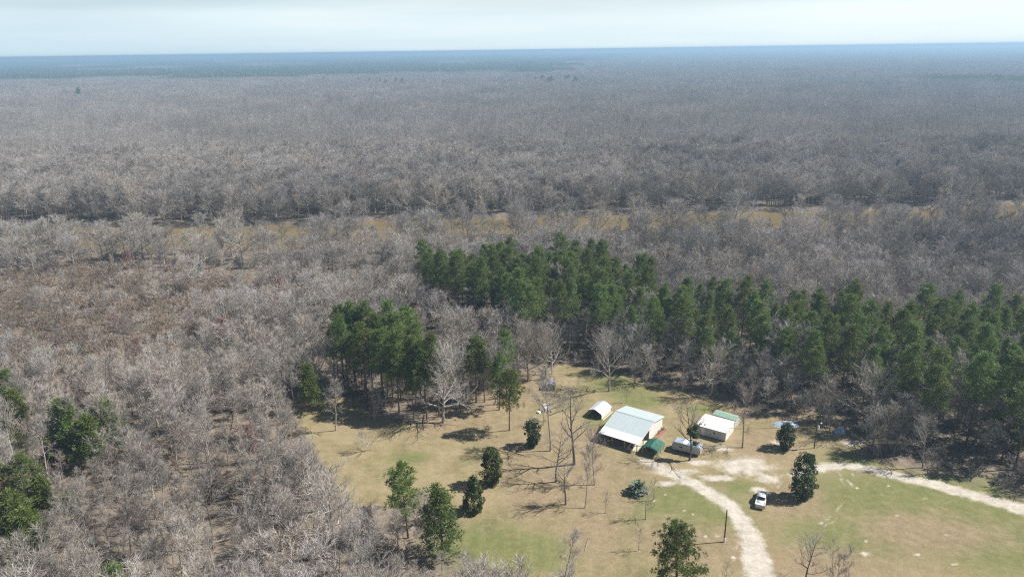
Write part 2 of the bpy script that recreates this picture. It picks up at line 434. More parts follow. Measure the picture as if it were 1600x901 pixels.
# ------------------------------------------------------------------ ground sheets
def make_ground():
    X0, X1, Y0, Y1, D = -92.0, 160.0, 70.0, 232.0, 0.7
    xs, ys = np.arange(X0, X1, D), np.arange(Y0, Y1, D)
    nx, ny = len(xs), len(ys)
    gx, gy = np.meshgrid(xs, ys)
    P = np.stack([gx.ravel(), gy.ravel()], 1)
    d = seg_dist(P, LAWN, True)
    inside = in_poly(P, LAWN)
    sd_ = np.where(inside, d, -d)
    grass = np.clip(0.5 + sd_ / 5.0, 0, 1)
    def ell(items):
        w = np.zeros(len(P))
        for q, rx, ry in items:
            c = G(*q)[:2]
            k = np.hypot((P[:, 0] - c[0]) / (rx * 1.13), (P[:, 1] - c[1]) / (ry * 1.35))
            w = np.maximum(w, np.clip(1.12 - 0.62 * k, 0, 1))
        return w
    def road(pts, soft):
        w = np.zeros(len(P))
        line = np.array([G(*q)[:2] for q, _ in pts])
        for i in range(len(pts) - 1):
            a, b = line[i], line[i + 1]
            t = np.clip(((P - a) @ (b - a)) / ((b - a) @ (b - a)), 0, 1)
            r = pts[i][1] * (1 - t) + pts[i + 1][1] * t
            k = np.hypot(*(P - a - t[:, None] * (b - a)).T)
            w = np.maximum(w, np.clip(0.5 + (r * 1.13 - k) / soft, 0, 1))
        return w
    w_drive, w_track = road(DRIVE, 2.6), road(TRACK, 2.6)
    sand = np.maximum.reduce([ell(SANDS), w_drive, w_track])
    for tr in TRACKS:
        k = seg_dist(P, np.array([G(*q)[:2] for q in tr]))
        sand = np.maximum(sand, 0.42 * np.clip(1.2 - k / 0.45, 0, 1))
    green, brown = ell(GREENS), ell(BROWNS)
    for name_, arr in (('a', 0),): pass
    quads = np.arange(nx * ny).reshape(ny, nx)
    q = np.stack([quads[:-1, :-1], quads[:-1, 1:], quads[1:, 1:], quads[1:, :-1]], -1).reshape(-1, 4)
    owner = np.zeros(len(q), int)
    owner[grass[q].mean(1) > 0.5] = 1
    owner[w_drive[q].mean(1) > 0.42] = 2
    owner[(w_track[q].mean(1) > 0.42) & (owner != 2)] = 3
    z = np.zeros(len(P))
    for k, nm in enumerate(('forest_floor', 'lawn', 'driveway', 'sandy_track')):
        f = q[owner == k]
        used, inv = np.unique(f, return_inverse=True)
        me = bpy.data.meshes.new(nm)
        me.from_pydata(np.column_stack([P[used], z[used]]).tolist(), [], inv.reshape(-1, 4).tolist())
        for an, av in (('grass', grass), ('green', green), ('brown', brown), ('sand', sand)):
            a = me.attributes.new(an, 'FLOAT', 'POINT')
            a.data.foreach_set('value', av[used].astype(np.float32))
        me.materials.append(MAT['ground'])
        me.update()
        props(link(nm, me), kind='structure')
    # the country beyond, in rings out to the horizon
    rings = [0, 60, 120, 240, 420, 700, 1100, 1700, 2600, 4000, 6000, 9000, 13000, 19000, 27000, 39500]
    n = 72
    v, f = [(0, 150, -0.06)], []
    for r in rings[1:]:
        for k in range(n):
            a = 2 * math.pi * k / n
            v.append((r * math.cos(a), 150 + r * math.sin(a), -0.06))
    for k in range(n): f.append((0, 1 + k, 1 + (k + 1) % n))
    for i in range(len(rings) - 2):
        for k in range(n):
            a, b = 1 + i * n, 1 + (i + 1) * n
            f.append((a + k, b + k, b + (k + 1) % n, a + (k + 1) % n))
    me = bpy.data.meshes.new('ground')
    me.from_pydata(v, [], f); me.materials.append(MAT['ground']); me.update()
    props(link('ground', me), kind='structure')
    # low wooded rises along the horizon
    rg = np.random.default_rng(17)
    for r0, hmax, sd0 in ((17000, 26, 0.3), (27000, 52, 1.7)):
        vv, ff, nn = [], [], 220
        for k in range(nn):
            a = math.radians(38 + 104 * k / (nn - 1))
            h = hmax * (0.35 + 0.3 * math.sin(a * 23 + sd0) + 0.25 * math.sin(a * 61 + 2 * sd0) + 0.12 * math.sin(a * 173 + sd0)) + rg.normal(0, 0.06 * hmax) + (18 if (a < 1.25 and r0 > 20000) else 0)
            for dr, hh in ((-2500, -1.0), (0, max(1.0, h)), (3000, -1.0)):
                vv.append(((r0 + dr) * math.cos(a), 150 + (r0 + dr) * math.sin(a), hh))
        for k in range(nn - 1):
            for j in (0, 1):
                q_ = k * 3 + j
                ff.append((q_, q_ + 1, q_ + 4, q_ + 3))
        me = bpy.data.meshes.new('hills'); me.from_pydata(vv, [], ff); me.materials.append(MAT['ground']); me.update()
        props(link('hills', me), kind='structure')
    # river with low banks
    def strip(name, rows, mat):
        nn = len(rows[0])
        vv = [tuple(p) for r in rows for p in r]
        ff = [(i * nn + k, i * nn + k + 1, (i + 1) * nn + k + 1, (i + 1) * nn + k) for i in range(len(rows) - 1) for k in range(nn - 1)]
        me = bpy.data.meshes.new(name); me.from_pydata(vv, [], ff); me.materials.append(mat); me.update()
        return props(link(name, me), kind='structure')
    def dense(L, step=6.0, seed=0):
        rg = np.random.default_rng(seed)
        out = []
        for a, b in zip(L[:-1], L[1:]):
            m_ = max(1, int(np.hypot(*(b - a)) / step))
            out += [a + (b - a) * t / m_ for t in range(m_)]
        out = np.array(out + [L[-1]])
        out[:, 1] += rg.normal(0, 1.2, len(out))
        return out
    a, b = dense(RF, 6, 1), dense(RN, 6, 2)
    t = np.linspace(0, 1, 160)
    def res(L):
        s = np.r_[0, np.cumsum(np.hypot(*np.diff(L, axis=0).T))]; s /= s[-1]
        return np.stack([np.interp(t, s, L[:, 0]), np.interp(t, s, L[:, 1])], 1)
    a, b = res(a), res(b)
    z3 = lambda L, h, dy=0.0: [(p[0], p[1] + dy, h) for p in L]
    strip('river', [z3(b, 0.05, -1), z3(a, 0.05, 1)], MAT['water'])
    rg = np.random.default_rng(5)
    hb = 1.9 + rg.normal(0, 0.35, len(a))
    top = [(p[0], p[1] + 2.6, h) for p, h in zip(a, hb)]
    strip('river_bank', [z3(a, -0.1, -0.4), top, z3(a, 0.9, 14), z3(a, -0.1, 34)], MAT['ground'])
    hb = 1.2 + rg.normal(0, 0.25, len(b))
    top = [(p[0], p[1] - 2.6, h) for p, h in zip(b, hb)]
    strip('river_bank', [z3(b, -0.1, 0.4), top, z3(b, 0.5, -9), z3(b, -0.1, -20)], MAT['ground'])
make_ground()

# ------------------------------------------------------------------ bare trees
def unit(v): return v / (np.linalg.norm(v) + 1e-9)

def away(rg, d, ang):
    a = unit(np.cross(d, rg.normal(size=3)))
    return unit(d * math.cos(ang) + a * math.sin(ang))

def bare_parts(seed, H=14.0, r=0.19, first=0.35, limbs=18, spread=0.38, up=0.35, sub=7, tw=7, lean=0.0, fork=0, twl=1.0, tww=0.021, crook=0.05, twig_lo=0.25, crown_shape='oval', stems=1):
    rg = np.random.default_rng(seed)
    trunk, crown, tips = MB(), MB(), MB()
    for st in range(stems):
        n = 8
        pts, p = [], np.array([0.0, 0, -0.15])
        if stems > 1: p = p + np.array([rg.normal(0, 0.25), rg.normal(0, 0.25), 0])
        lean_d = rg.normal(size=2); lean_d = lean_d / np.linalg.norm(lean_d)
        ln = lean if stems == 1 else 0.18 + rg.random() * 0.2
        d = unit(np.array([lean_d[0] * ln, lean_d[1] * ln, 1.0]))
        Hs = H * (1 if st == 0 else 0.7 + 0.3 * rg.random())
        for i in range(n + 1):
            pts.append(p.copy())
            d = unit(d + rg.normal(0, crook, 3) * np.array([1, 1, 0.3]) + np.array([0, 0, 0.04]))
            p = p + d * Hs / n
        pts = np.array(pts)
        rr = r / (stems ** 0.4)
        R_ = [rr * (1.25 if i == 0 else 1.0) * (1 - 0.86 * (i / n) ** 1.15) for i in range(n + 1)]
        trunk.tube(pts, R_, 6)
        nl = limbs if stems == 1 else max(5, limbs // stems)
        for k in range(nl):
            u = first + (0.985 - first) * ((k + rg.random()) / nl) ** 0.9
            i = min(n - 1, int(u * n)); q = pts[i] + (pts[i + 1] - pts[i]) * (u * n - i)
            w = (u - first) / (1 - first)
            if crown_shape == 'oval': prof = 0.45 + 0.9 * math.sin(math.pi * min(1, 0.15 + 0.75 * w)) - 0.35 * w
            elif crown_shape == 'vase': prof = 0.7 + 0.5 * w if w < 0.6 else 1.0 - 0.9 * (w - 0.6)
            elif crown_shape == 'round': prof = math.sqrt(max(0.06, 1 - (1.7 * (w - 0.32)) ** 2)) * 1.25 if w < 0.9 else 0.4
            else: prof = 1.15 - 0.8 * w
            L = Hs * spread * prof * (0.75 + 0.5 * rg.random())
            az = k * 2.4 + rg.normal(0, 0.5)
            el = up + 0.55 * w + rg.normal(0, 0.12)
            d0 = np.array([math.cos(az) * math.cos(el), math.sin(az) * math.cos(el), math.sin(el)])
            rb = min(R_[i] * 0.6, 0.018 + L * 0.013)
            if fork and k < fork: rb, L = R_[i] * 0.8, L * 1.3
            limb(rg, crown, tips, q, d0, L, rb, sub, tw, twl, tww, twig_lo)
    return trunk, crown, tips

def limb(rg, crown, tips, q, d0, L, rb, sub, tw, twl, tww, twig_lo):
    ns = 4
    lp, p, d = [], q.copy(), d0
    for i in range(ns + 1):
        lp.append(p.copy())
        d = unit(d + rg.normal(0, 0.13, 3) + np.array([0, 0, 0.07]))
        p = p + d * L / ns
    crown.tube(lp, [rb * (1 - 0.8 * i / ns) for i in range(ns + 1)], 4, False)
    m = max(2, int(sub * (0.5 + L / 4.0)))
    for j in range(m):
        t = twig_lo + (1 - twig_lo) * (j + rg.random()) / m
        i = min(ns - 1, int(t * ns)); b = lp[i] + (lp[i + 1] - lp[i]) * (t * ns - i)
        dd = away(rg, unit(lp[i + 1] - lp[i]), 0.45 + 0.5 * rg.random())
        dd = unit(dd + np.array([0, 0, 0.22]))
        l2 = (0.22 + 0.28 * rg.random()) * L * (1.15 - 0.5 * t) + 0.35
        e = b + dd * l2
        mid = b + dd * l2 * 0.5 + rg.normal(0, 0.05 * l2, 3)
        r2 = max(0.014, rb * 0.38 * (1 - 0.5 * t))
        crown.tube([b, mid, e], [r2, r2 * 0.7, r2 * 0.3], 3, False)
        for s in range(tw):
            u = (s + rg.random()) / tw
            c = b + (mid - b) * u * 2 if u < 0.5 else mid + (e - mid) * (u - 0.5) * 2
            td = unit(away(rg, dd, 0.4 + 0.55 * rg.random()) + np.array([0, 0, 0.18]))
            tl = twl * (0.55 + 0.7 * rg.random())
            sp = unit(np.cross(td, rg.normal(size=3))) * tww * (0.7 + 0.6 * rg.random())
            tips.poly([c - sp, c + sp, c + td * tl])

TREE_KINDS = {}     # kind -> (height, [(part name, mesh)...])
def bare_kind(kind, seed, trunk_m, twig_m, tip_m, **kw):
    t, c, w = bare_parts(seed, **kw)
    me_t = t.mesh('trunk', MAT[trunk_m]); me_t.shade_smooth()
    n_c = len(c.f)
    off = len(c.v)
    c.v += w.v; c.f += [tuple(i + off for i in f) for f in w.f]
    me_c = c.mesh('crown', MAT[twig_m])
    me_c.materials.append(MAT[tip_m])
    mi = np.zeros(len(me_c.polygons), np.int32); mi[n_c:] = 1
    me_c.polygons.foreach_set('material_index', mi)
    TREE_KINDS[kind] = (kw.get('H', 14.0), [('trunk', me_t), ('crown', me_c)])

bare_kind('tall_pale', 11, 'bark_pale', 'bark_pale', 'twig_pale', H=16, r=0.17, first=0.42, limbs=20, spread=0.17, up=0.75, sub=7, tw=12, twl=1.0)
bare_kind('tall_pale_b', 12, 'bark_pale', 'bark_pale', 'twig_pale', H=16, r=0.18, first=0.35, limbs=20, spread=0.21, up=0.8, sub=7, tw=12, twl=1.1, lean=0.08)
bare_kind('tall_grey', 13, 'bark_grey', 'bark_grey', 'twig_grey', H=16, r=0.19, first=0.38, limbs=19, spread=0.23, up=0.45, sub=7, tw=12, twl=1.1, fork=3)
bare_kind('tall_grey_b', 14, 'bark_grey', 'bark_grey', 'twig_pale', H=16, r=0.18, first=0.33, limbs=20, spread=0.20, up=0.65, sub=7, tw=12, twl=1.15, lean=0.05)
bare_kind('tall_dark', 15, 'bark_dark', 'bark_dark', 'twig_dark', H=16, r=0.19, first=0.36, limbs=18, spread=0.24, up=0.4, sub=7, tw=11, twl=1.1)
bare_kind('spreading', 16, 'bark_pale', 'bark_pale', 'twig_pale', H=12, r=0.24, first=0.22, limbs=20, spread=0.36, up=0.35, sub=7, tw=11, twl=1.1, fork=4, crown_shape='round')
bare_kind('spreading_grey', 17, 'bark_grey', 'bark_grey', 'twig_grey', H=12, r=0.24, first=0.24, limbs=20, spread=0.36, up=0.35, sub=7, tw=11, twl=1.1, fork=3, crown_shape='round')
bare_kind('leaning', 18, 'bark_pale', 'bark_pale', 'twig_pale', H=13, r=0.16, first=0.45, limbs=14, spread=0.22, up=0.4, sub=7, tw=11, lean=0.38, twl=1.0)
bare_kind('clump', 19, 'bark_pale', 'bark_pale', 'twig_pale', H=10, r=0.13, first=0.25, limbs=26, spread=0.22, up=0.6, sub=7, tw=11, stems=4, twl=0.9)
bare_kind('red_bud', 20, 'bark_grey', 'bark_grey', 'twig_red', H=12, r=0.16, first=0.3, limbs=18, spread=0.27, up=0.5, sub=7, tw=12, twl=0.8, tww=0.045, crown_shape='round')
bare_kind('pinkish', 21, 'bark_grey', 'bark_grey', 'twig_pink', H=12, r=0.16, first=0.28, limbs=18, spread=0.30, up=0.55, sub=7, tw=11, twl=0.9, crown_shape='vase')
bare_kind('big_yard', 22, 'bark_dark', 'bark_grey', 'twig_grey', H=17, r=0.32, first=0.30, limbs=15, spread=0.30, up=0.55, sub=5, tw=5, twl=1.0, fork=5, crown_shape='vase')
bare_kind('dense_round', 23, 'bark_grey', 'bark_pale', 'twig_pale', H=15, r=0.30, first=0.2, limbs=46, spread=0.35, up=0.42, sub=7, tw=10, twl=1.0, fork=2, crown_shape='round')
bare_kind('young', 24, 'bark_grey', 'bark_grey', 'twig_pink', H=6, r=0.08, first=0.25, limbs=12, spread=0.26, up=0.6, sub=5, tw=5, twl=0.6, tww=0.02)
bare_kind('open_dark', 25, 'bark_dark', 'bark_dark', 'twig_grey', H=14, r=0.22, first=0.35, limbs=15, spread=0.30, up=0.35, sub=6, tw=6, twl=1.0, fork=3, crown_shape='round')

# low brush
def brush_mesh(seed, H, n, mat, tw=9):
    rg = np.random.default_rng(seed)
    c, tips = MB(), MB()
    for k in range(n):
        az = rg.random() * 6.28
        el = 0.7 + 0.7 * rg.random()
        d0 = np.array([math.cos(az) * math.cos(el), math.sin(az) * math.cos(el), math.sin(el)])
        limb(rg, c, tips, np.array([rg.normal(0, 0.25 * H), rg.normal(0, 0.25 * H), -0.05]), d0, H * (0.6 + 0.5 * rg.random()), 0.02 + 0.01 * H, 6, tw, 0.28 * H, 0.03, 0.15)
    off = len(c.v); c.v += tips.v; c.f += [tuple(i + off for i in f) for f in tips.f]
    return c.mesh('brush', MAT[mat])
BRUSH = [brush_mesh(31, 2.4, 9, 'brush'), brush_mesh(32, 2.0, 8, 'twig_grey'), brush_mesh(33, 2.8, 9, 'brush'), brush_mesh(34, 2.2, 8, 'twig_pale'), brush_mesh(35, 2.3, 9, 'twig_dark')]

# ------------------------------------------------------------------ pines and other evergreens
def add_tint(me, vals):
    a = me.attributes.new('tint', 'FLOAT', 'FACE')
    a.data.foreach_set('value', np.asarray(vals, np.float32))

def pine_kind(kind, seed, H, base, rmax, n_limb, mat, shape='round', blades=24, r=0.20, bl=0.62, clus=4, lean=0.02):
    rg = np.random.default_rng(seed)
    t, c, tints = MB(), MB(), []
    n = 9
    pts, p, d = [], np.array([0.0, 0, -0.2]), unit(np.array([rg.normal(0, lean), rg.normal(0, lean), 1]))
    for i in range(n + 1):
        pts.append(p.copy()); d = unit(d + rg.normal(0, 0.016, 3)); p = p + d * (H + 0.2) * 0.985 / n
    pts = np.array(pts)
    R_ = [r * (1.2 if i == 0 else 1) * (1 - 0.88 * i / n) for i in range(n + 1)]
    t.tube(pts, R_, 6)
    for k in range(n_limb):
        u = (k + rg.random()) / n_limb
        h = base + (0.97 - base) * u
        i = min(n - 1, int(h * n)); q = pts[i] + (pts[i + 1] - pts[i]) * (h * n - i)
        if shape == 'round': prof = math.sqrt(max(0.03, 1 - ((u - 0.30) / 0.71) ** 2)) * (1 - 0.25 * u)
        elif shape == 'cone': prof = 1.02 - 0.9 * u ** 1.1
        else: prof = (0.55 + 0.9 * u if u < 0.5 else 1.0 - 1.25 * (u - 0.5))
        L = rmax * max(0.15, prof) * (0.62 + 0.55 * rg.random())
        az = k * 2.399 + rg.normal(0, 0.45)
        el = -0.05 + 0.75 * u + rg.normal(0, 0.14)
        dd = np.array([math.cos(az) * math.cos(el), math.sin(az) * math.cos(el), math.sin(el)])
        e = q + dd * L + np.array([0, 0, 0.10 * L])
        t.tube([q, (q + e) / 2 + np.array([0, 0, -0.03 * L]), e], [min(0.06, R_[i] * 0.5), 0.03, 0.012], 3, False)
        m = max(2, int(clus * (0.45 + 0.6 * L / rmax)))
        for j in range(m):
            s = 0.40 + 0.62 * (j + 0.5 * rg.random()) / m
            cc = q + (e - q) * s + rg.normal(0, 0.34, 3) * np.array([1, 1, 0.6])
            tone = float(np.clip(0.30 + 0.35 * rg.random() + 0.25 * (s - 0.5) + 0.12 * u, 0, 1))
            for b in range(blades):
                o = unit(rg.normal(size=3) + dd * 0.55 + np.array([0, 0, 0.5]))
                sp = unit(np.cross(o, rg.normal(size=3))) * (0.042 + 0.035 * rg.random())
                l = bl * (0.65 + 0.6 * rg.random())
                a = cc + o * (0.05 + 0.3 * rg.random())
                c.poly([a - sp * 0.7, a + o * l * 0.55 - sp * 0.1 - sp, a + o * l, a + o * l * 0.5 + sp])
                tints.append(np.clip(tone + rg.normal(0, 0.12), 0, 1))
    me_t = t.mesh('trunk', MAT['pine_bark'])
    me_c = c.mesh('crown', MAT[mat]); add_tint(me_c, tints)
    TREE_KINDS[kind] = (H, [('trunk', me_t), ('crown', me_c)])

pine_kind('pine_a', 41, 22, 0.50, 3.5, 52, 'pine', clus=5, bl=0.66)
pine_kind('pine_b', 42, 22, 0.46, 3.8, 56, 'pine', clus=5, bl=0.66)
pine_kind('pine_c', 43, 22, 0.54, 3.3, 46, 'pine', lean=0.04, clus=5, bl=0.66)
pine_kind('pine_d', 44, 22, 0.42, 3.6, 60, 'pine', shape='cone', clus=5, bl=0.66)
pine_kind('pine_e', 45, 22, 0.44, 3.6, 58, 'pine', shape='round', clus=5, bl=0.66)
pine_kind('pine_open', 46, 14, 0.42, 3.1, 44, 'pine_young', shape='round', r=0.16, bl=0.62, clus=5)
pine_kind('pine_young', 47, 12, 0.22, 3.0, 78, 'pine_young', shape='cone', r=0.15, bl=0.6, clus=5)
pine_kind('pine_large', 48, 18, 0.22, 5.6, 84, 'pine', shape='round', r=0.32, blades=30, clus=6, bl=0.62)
pine_kind('pine_bushy', 49, 11, 0.15, 3.2, 66, 'pine', shape='round', r=0.17, clus=5, bl=0.58)

def leafy_kind(kind, seed, H, rad_f, mat, n=3400, leaf=0.28, trunk=0.12, gap=0.5):
    """dense evergreen: rad_f(u) gives the crown radius at height fraction u."""
    rg = np.random.default_rng(seed)
    c, tints = MB(), []
    lumps = []
    for k in range(70):
        u = 0.03 + 0.94 * rg.random(); a = rg.random() * 6.283
        rr = rad_f(u) * (0.62 + 0.46 * rg.random())
        lumps.append((np.array([rr * math.cos(a), rr * math.sin(a), u * H]), (0.16 + 0.24 * rg.random()) * rad_f(0.4), rg.random()))
    for k in range(n):
        if rg.random() < 0.78:
            cen, s, tone = lumps[rg.integers(len(lumps))]
            o = unit(rg.normal(size=3))
            q = cen + o * s * (0.75 + 0.3 * rg.random())
            nrm = unit(o + rg.normal(0, 0.5, 3))
        else:
            u = rg.random(); a = rg.random() * 6.283; rr = rad_f(u) * math.sqrt(rg.random()) * 0.85
            q = np.array([rr * math.cos(a), rr * math.sin(a), u * H]); nrm = unit(rg.normal(size=3)); tone = 0.25
        if q[2] < 0.03: continue
        x = unit(np.cross(nrm, rg.normal(size=3))); y = np.cross(nrm, x)
        l = leaf * (0.7 + 0.6 * rg.random())
        c.poly([q - x * l, q - y * l * 0.45, q + x * l, q + y * l * 0.45])
        tints.append(np.clip(0.2 + 0.55 * tone + rg.normal(0, 0.15), 0, 1))
    me_c = c.mesh('crown', MAT[mat]); add_tint(me_c, tints)
    t = MB().tube([(0, 0, -0.1), (0.03, 0.02, H * 0.4), (0, 0, H * 0.85)], [trunk, trunk * 0.7, trunk * 0.2], 6)
    me_t = t.mesh('trunk', MAT['bark_dark'])
    TREE_KINDS[kind] = (H, [('trunk', me_t), ('crown', me_c)])

leafy_kind('cedar', 51, 10.6, lambda u: 2.35 * (min(1, 0.75 + u * 1.4) if u < 0.3 else max(0.03, 1.03 * math.sqrt(max(0, 1 - ((u - 0.22) / 0.80) ** 2)))), 'evergreen', 11000, 0.17, 0.2)
leafy_kind('round_evergreen', 52, 6.0, lambda u: 1.85 * math.sqrt(max(0.02, 1 - ((u - 0.42) / 0.60) ** 2)), 'evergreen', 8000, 0.15)
leafy_kind('magnolia', 53, 7.0, lambda u: 1.75 * math.sqrt(max(0.02, 1 - ((u - 0.55) / 0.52) ** 2)), 'evergreen', 8000, 0.16)
leafy_kind('olive_shrub', 54, 8.5, lambda u: 1.8 * math.sqrt(max(0.02, 1 - ((u - 0.5) / 0.54) ** 2)), 'olive', 9000, 0.16)
leafy_kind('olive_shrub_b', 55, 8.0, lambda u: 1.75 * (0.75 + 0.35 * math.sin(u * 5.5)) * (1 if u < 0.8 else max(0.1, (1.02 - u) * 4.6)), 'olive', 9000, 0.17)
leafy_kind('small_evergreen', 56, 4.5, lambda u: 1.3 * math.sqrt(max(0.02, 1 - ((u - 0.5) / 0.54) ** 2)), 'olive', 4500, 0.15)

# ------------------------------------------------------------------ placing trees
def plant(name, kind, base, h, label, cat, group=None, rz=None, rg=random, tilt=(0, 0), wide=1.0):
    H, parts = TREE_KINDS[kind]
    r = empty(name, (base[0], base[1], 0.0))
    s = h / H
    r.scale = (s * wide, s * wide, s)
    r.rotation_euler = (tilt[0], tilt[1], rg.random() * 6.283 if rz is None else rz)
    props(r, label, cat, group)
    for pn, me in parts: link(pn, me, r)
    return r
random.seed(7)

TREES = []      # (x, y, radius) of what already stands, so that the woods keep clear of it
def yard(name, kind, x, y, ytop, label, cat, group=None, **kw):
    b = G(x, y); h = tall(x, y, ytop)
    TREES.append((b[0], b[1], 3.0))
    return plant(name, kind, b, h, label, cat, group, **kw)

# evergreens of the yard
yard('evergreen_tree', 'cedar', 1254, 776, 708, 'tall dark conical evergreen casting its shadow towards the white pickup', 'evergreen')
yard('evergreen_tree', 'round_evergreen', 1227, 700, 663, 'rounded dark green evergreen standing just beside the light pole', 'evergreen')
yard('evergreen_tree', 'magnolia', 832, 697, 655, 'dark green rounded evergreen at the edge of the reddish brown straw under the lone pine', 'evergreen')
yard('evergreen_shrub', 'olive_shrub', 768, 756, 699, 'bright olive green egg-shaped evergreen, the upper of two side by side on the lawn', 'evergreen', wide=1.12)
yard('evergreen_shrub', 'olive_shrub_b', 741, 799, 744, 'yellowish olive evergreen with a drooping top, the lower of two on the lawn', 'evergreen', wide=1.1)
# pines of the yard
PG = 'single pines around the clearing'
yard('pine_tree', 'pine_large', 1056, 935, 812, 'largest and nearest pine, its full crown cut by the bottom edge beside the gravel drive', 'pine tree')
yard('pine_tree', 'pine_open', 638, 840, 727, 'slim pine with a bare dark trunk at the lower edge of the lawn', 'pine tree', PG)
yard('pine_tree', 'pine_bushy', 692, 868, 763, 'bushy dark green pine behind pale bare twigs at the lower edge of the lawn', 'pine tree', PG)
yard('pine_tree', 'pine_young', 489, 641, 565, 'young cone-shaped bright green pine at the upper corner of the lawn', 'pine tree', PG)
yard('pine_tree', 'pine_open', 796, 672, 575, 'lone tall pine with a bare trunk on reddish straw, its shadow lying on the lawn', 'pine tree', PG)
yard('pine_tree', 'pine_b', 744, 628, 522, 'leafy pine with a flat round top just above the dense rounded bare tree', 'pine tree', PG, wide=1.25)
yard('pine_tree', 'pine_e', 757, 628, 528, 'middle pine of the small clump above the reddish straw', 'pine tree', PG, wide=1.1)
yard('pine_tree', 'pine_c', 792, 622, 512, 'tallest pine of the small clump, its narrow top standing behind the others', 'pine tree', PG)
yard('pine_tree', 'pine_d', 780, 640, 545, 'front pine of the small clump, with green boughs down to the reddish straw', 'pine tree', PG, wide=1.3)

# bare trees of the yard
BG = 'bare trees standing on the lawn'
Y = [('big_yard', 897, 725, 608, 'large bare tree with heavy forked limbs near the small carport', 1.0),
     ('tall_grey', 860, 704, 590, 'tall slender bare tree in front of the small tin shed', 0.9),
     ('young', 849, 664, 626, 'small thin bare tree right beside the white junk heap', 1.0),
     ('open_dark', 869, 752, 676, 'bare dark-limbed tree beside big branching shadows on brown lawn', 1.1),
     ('open_dark', 884, 788, 722, 'bare dark tree with a wide shadow, lowest of the mid-lawn group', 1.15),
     ('tall_grey_b', 914, 793, 705, 'thin upright bare tree with a straight trunk on brown lawn below the barn', 0.8),
     ('pinkish', 929, 757, 680, 'bare tree with a hazy crown in front of the open porch of the barn', 0.9),
     ('young', 947, 801, 768, 'little bare sapling on brown lawn below the thin upright bare tree', 1.0),
     ('young', 1009, 811, 765, 'small bare tree with a rounded crown on the green lawn below the silvery shrub', 1.2),
     ('young', 1021, 781, 748, 'small vase-shaped bare tree next to the silvery shrub', 1.0),
     ('young', 998, 860, 826, 'small bare tree with a white base guard beside the largest pine', 1.1),
     ('tall_grey_b', 883, 900, 826, 'slim bare tree standing alone on the lawn at the bottom edge', 1.1),
     ('open_dark', 1077, 719, 638, 'bare tree with dark green clumps in its crown beside the blue covered trailer', 1.05),
     ('pinkish', 1160, 699, 615, 'reddish vase-shaped bare tree at the end of the white building', 1.0),
     ('young', 979, 629, 607, 'small dark bare tree on bright green grass behind the barn', 1.2),
     ('spreading_grey', 952, 611, 528, 'large bare tree with a dark trunk and pale crown at the top of the lawn', 0.85),
     ('tall_pale_b', 525, 672, 598, 'pale bare tree with a short dark trunk left of the lawn below the young pine', 1.2),
     ('clump', 585, 656, 594, 'small pale bare tree just in front of the shaded pine grove', 0.8),
     ('dense_round', 693, 660, 556, 'broad dense rounded bare tree at the foot of the pine grove', 0.98),
     ('dense_round', 825, 595, 508, 'pale round bare tree beside the leafy pine clump', 0.62),
     ('dense_round', 852, 592, 510, 'pale round bare tree above the small tin shed', 0.62),
     ('spreading', 863, 584, 520, 'pale bare tree half hidden behind the round pair above the tin shed', 0.8),
     ('open_dark', 1258, 925, 838, 'bare tree with crooked dark limbs rising from the bottom edge beside the drive', 1.0),
     ('clump', 1300, 925, 850, 'bushy bare tree at the bottom edge, right of the crooked dark one', 0.9),
     ('young', 1133, 915, 880, 'thin bare sapling at the bottom edge between the largest pine and the drive', 1.1)]
for kind, x, y, yt, lab, wd in Y:
    yard('bare_tree', kind, x, y, yt, lab, 'bare tree', BG, wide=wd)
b = G(581, 702)
TREES.append((b[0], b[1], 3))
plant('bare_tree', 'spreading', b, 5.4, 'small leaning bare tree with a white crown alone on the lawn', 'bare tree', BG, rz=0.4, tilt=(0.12, -0.42), wide=0.9)

# dark clumps in the crown of the tree by the trailer
b = G(1077, 719)
for (px, py, z, s) in ((1073, 660, 7.2, 1.0), (1081, 671, 6.0, 1.15), (1085, 690, 4.4, 0.7), (1079, 648, 8.0, .8)):
    q = G(px, py, z); q = np.array([q[0], b[1] + (q[1] - b[1]) * 0.2, z - 0.6])
    H, parts = TREE_KINDS['small_evergreen']
    o = link('mistletoe', parts[1][1])
    o.location = q; o.scale = (s * 0.62, s * 0.62, s * 0.32)
    props(o, 'dark green clump of mistletoe in the crown of the bare tree by the trailer', 'mistletoe', 'mistletoe clumps in one bare tree')

# the silvery fronded shrub
def frond_shrub():
    rg = np.random.default_rng(61)
    b = G(996, 769)
    r = empty('frond_shrub', (b[0], b[1], 0))
    props(r, 'silvery green shrub of arching spiky fronds on the lawn', 'shrub')
    c, tints = MB(), []
    for k in range(95):
        az = rg.random() * 6.283; el = 0.15 + 1.3 * rg.random(); L = 2.1 + 0.7 * rg.random()
        d = np.array([math.cos(az) * math.cos(el), math.sin(az) * math.cos(el), math.sin(el)])
        p = np.array([0, 0, 0.45]) + rg.normal(0, 0.12, 3)
        side = unit(np.cross(d, [0, 0, 1.0])); tone = rg.random()
        for i in range(5):
            q = p + d * L / 5
            w = 0.17 * (1 - i / 5.5); w2 = 0.17 * (1 - (i + 1) / 5.5)
            c.poly([p - side * w, p + side * w, q + side * w2, q - side * w2]); tints.append(tone)
            for sgn in (-1, 1):
                c.poly([p, q, (p + q) / 2 + side * sgn * 0.42 + np.array([0, 0, 0.12])]); tints.append(tone * 0.8)
            p = q; d = unit(d + np.array([0, 0, -0.27]))
    me = c.mesh('fronds', MAT['silver']); add_tint(me, tints)
    link('fronds', me, r)
    MB().tube([(0, 0, -0.1), (0, 0, 0.6)], [0.28, 0.2], 8).build('stem', MAT['bark_dark'], r)
frond_shrub()

